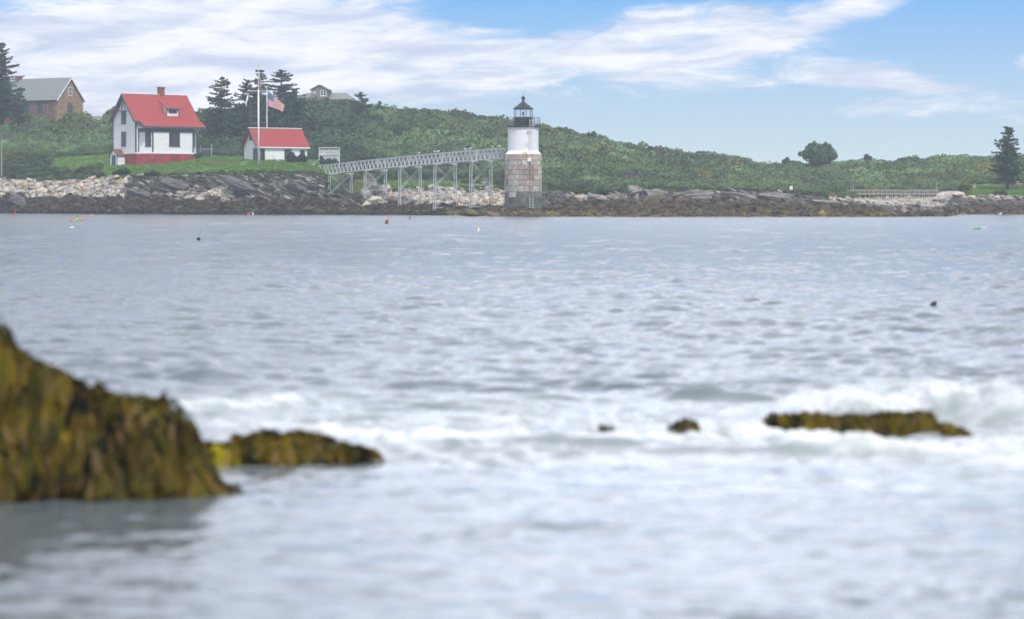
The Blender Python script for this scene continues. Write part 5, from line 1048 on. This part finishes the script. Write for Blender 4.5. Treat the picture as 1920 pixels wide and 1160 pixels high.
# ================================================================== AIR
hz_m = bpy.data.materials.new('haze'); hz_m.use_nodes = True; nt = hz_m.node_tree; nt.nodes.remove(nt.nodes['Principled BSDF']); pv = nt.nodes.new('ShaderNodeVolumePrincipled')
pv.inputs['Color'].default_value = (.80,.90,1,1); pv.inputs['Density'].default_value = HAZE; pv.inputs['Anisotropy'].default_value = .2; nt.links.new(pv.outputs[0], nt.nodes['Material Output'].inputs['Volume'])
if HAZE:
    m = MB(); m.box(-440, 440, -30, 660, -8, 48); o = m.build('haze', hz_m); tag(o, 'thin pale sea haze over the whole bay', None, None, 'stuff')
# ================================================================== SKY, SUN, CAMERA
SE, SA = math.radians(54), math.radians(155)     # sun high behind the camera's right shoulder
W = bpy.data.worlds.new('World'); S.world = W; W.use_nodes = True; nt = W.node_tree; N = nt.nodes; L = nt.links; bg = N['Background']; bg.inputs[1].default_value = .1
sky = N.new('ShaderNodeTexSky'); sky.sky_type = 'NISHITA'; sky.sun_disc = False; sky.sun_elevation = SE; sky.sun_rotation = SA; sky.air_density = 1; sky.dust_density = .6; sky.ozone_density = 1.5
tc = N.new('ShaderNodeTexCoord'); sp = N.new('ShaderNodeSeparateXYZ'); L.new(tc.outputs['Generated'], sp.inputs[0])
def V_(x):
    if isinstance(x, (int, float)): n_ = N.new('ShaderNodeValue'); n_.outputs[0].default_value = x; return n_.outputs[0]
    return x
def MA(op, a, b=0., c=0., clamp=False):
    n_ = N.new('ShaderNodeMath'); n_.operation = op; n_.use_clamp = clamp
    for i, x in enumerate((a, b, c)):
        if isinstance(x, (int, float)): n_.inputs[i].default_value = x
        else: L.new(x, n_.inputs[i])
    return n_.outputs[0]
def MR(x, a, b, c=0., d=1., smooth=True):
    n_ = N.new('ShaderNodeMapRange'); n_.interpolation_type = 'SMOOTHSTEP' if smooth else 'LINEAR'; L.new(x, n_.inputs[0])
    for i, v in enumerate((a, b, c, d)): n_.inputs[i+1].default_value = v
    return n_.outputs[0]
def MC(f, a, b):
    n_ = N.new('ShaderNodeMix'); n_.data_type = 'RGBA'
    if isinstance(f, (int, float)): n_.inputs[0].default_value = f
    else: L.new(f, n_.inputs[0])
    for s_, x in ((6, a), (7, b)):
        if isinstance(x, tuple): n_.inputs[s_].default_value = (*x, 1)
        else: L.new(x, n_.inputs[s_])
    return n_.outputs[2]
az, el = sp.outputs['X'], sp.outputs['Z']
def noise(sxx, sy, off, sc=1., det=6, rough=.55, skew=0., dist=0.):
    cb = N.new('ShaderNodeCombineXYZ'); L.new(MA('ADD', MA('MULTIPLY', az, sxx), MA('MULTIPLY', el, skew)), cb.inputs[0]); L.new(MA('ADD', MA('MULTIPLY', el, sy), MA('MULTIPLY', az, -skew*.35)), cb.inputs[1]); cb.inputs[2].default_value = off
    n_ = N.new('ShaderNodeTexNoise'); n_.inputs['Scale'].default_value = sc; n_.inputs['Detail'].default_value = det; n_.inputs['Roughness'].default_value = rough; n_.inputs['Distortion'].default_value = dist; L.new(cb.outputs[0], n_.inputs['Vector']); return n_.outputs[0]
def blob(px, row, sxp, syp, amp, ang=0):     # soft bank of cloud in a given direction of the sky
    u0, v0 = (px-960)/F, (HOR-row)/F; ca, sa = math.cos(ang), math.sin(ang); du = MA('SUBTRACT', az, u0); dv_ = MA('SUBTRACT', el, v0)
    p = MA('ADD', MA('MULTIPLY', du, ca*F/sxp), MA('MULTIPLY', dv_, sa*F/sxp)); q_ = MA('ADD', MA('MULTIPLY', du, -sa*F/syp), MA('MULTIPLY', dv_, ca*F/syp))
    return MA('MULTIPLY', MA('EXPONENT', MA('MULTIPLY', MA('ADD', MA('MULTIPLY', p, p), MA('MULTIPLY', q_, q_)), -1.)), amp)
cov = V_(0.)
for b in CLOUDS: cov = MA('ADD', cov, blob(*b))
wisp = noise(12, 52, 1.3, 2.2, 9, .62, skew=16, dist=.8); soft = noise(5, 20, 4.1, 2.0, 5, .5, skew=6)
den = MA('ADD', cov, MA('ADD', MA('MULTIPLY', MA('SUBTRACT', wisp, .5), 1.7), MA('MULTIPLY', MA('SUBTRACT', soft, .5), 1.1)))
high = MR(el, .085, .16); den = MA('ADD', den, MA('MULTIPLY', high, 1.25))
mask = MR(den, .2, .95)
blue = MC(MR(el, .012, .09, smooth=False), SKY0, SKY1); blue = MC(MR(el, .085, .5), blue, (.2,.36,.62))
shade = noise(8, 46, 9.7, 2.6, 8, .6, skew=8, dist=.4); cloud = MC(MR(shade, .32, .66), CL0, CL1)
cloud = MC(MR(el, .0, .05), MC(.35, cloud, SKY0), cloud)
glare = MA('MULTIPLY', MA('MULTIPLY', MR(MA('ABSOLUTE', MA('SUBTRACT', az, .07)), .30, .02), high), MR(el, .8, .15))
mine = MC(mask, blue, cloud)
sc_ = N.new('ShaderNodeVectorMath'); sc_.operation = 'SCALE'; L.new(mine, sc_.inputs[0]); L.new(MA('MULTIPLY', MA('ADD', MA('MULTIPLY', MA('MULTIPLY', high, MR(el, 1.1, .4)), HIGHK), MA('ADD', MA('MULTIPLY', glare, GLARE), 1.)), 10.), sc_.inputs['Scale'])
fin = MC(MR(el, -.02, -.001), (.5,.6,.7), MC(.9, sky.outputs[0], sc_.outputs[0])); L.new(fin, bg.inputs[0])
sl = bpy.data.lights.new('sun', 'SUN'); sl.energy = SUN; sl.angle = math.radians(SUNA); sl.color = (1,.95,.87); so = bpy.data.objects.new('sun', sl); link(so)
# blender's sky rotation: 0 = +Y, clockwise seen from above
d = Vector((math.sin(SA)*math.cos(SE), math.cos(SA)*math.cos(SE), math.sin(SE))); so.rotation_euler = d.to_track_quat('Z', 'Y').to_euler(); so.location = (20, -10, 40)
cam = bpy.data.cameras.new('camera'); co = bpy.data.objects.new('camera', cam); link(co); S.camera = co; co.location = (0, 0, CH); co.rotation_euler = (math.radians(90), 0, 0)
cam.sensor_width = 36; cam.lens = 36*F/1920; cam.shift_y = -(580-HOR)/1920; cam.clip_end = 5000; cam.clip_start = .5
cam.dof.use_dof = True; cam.dof.focus_distance = 335; cam.dof.aperture_fstop = FSTOP; cam.dof.aperture_blades = 0
S.render.engine = 'CYCLES'; S.view_settings.view_transform = 'Standard'; S.view_settings.look = 'None'; S.view_settings.exposure = EXPO; S.view_settings.gamma = 1
S.cycles.volume_bounces = 0; S.cycles.max_bounces = 6; S.cycles.transparent_max_bounces = 12
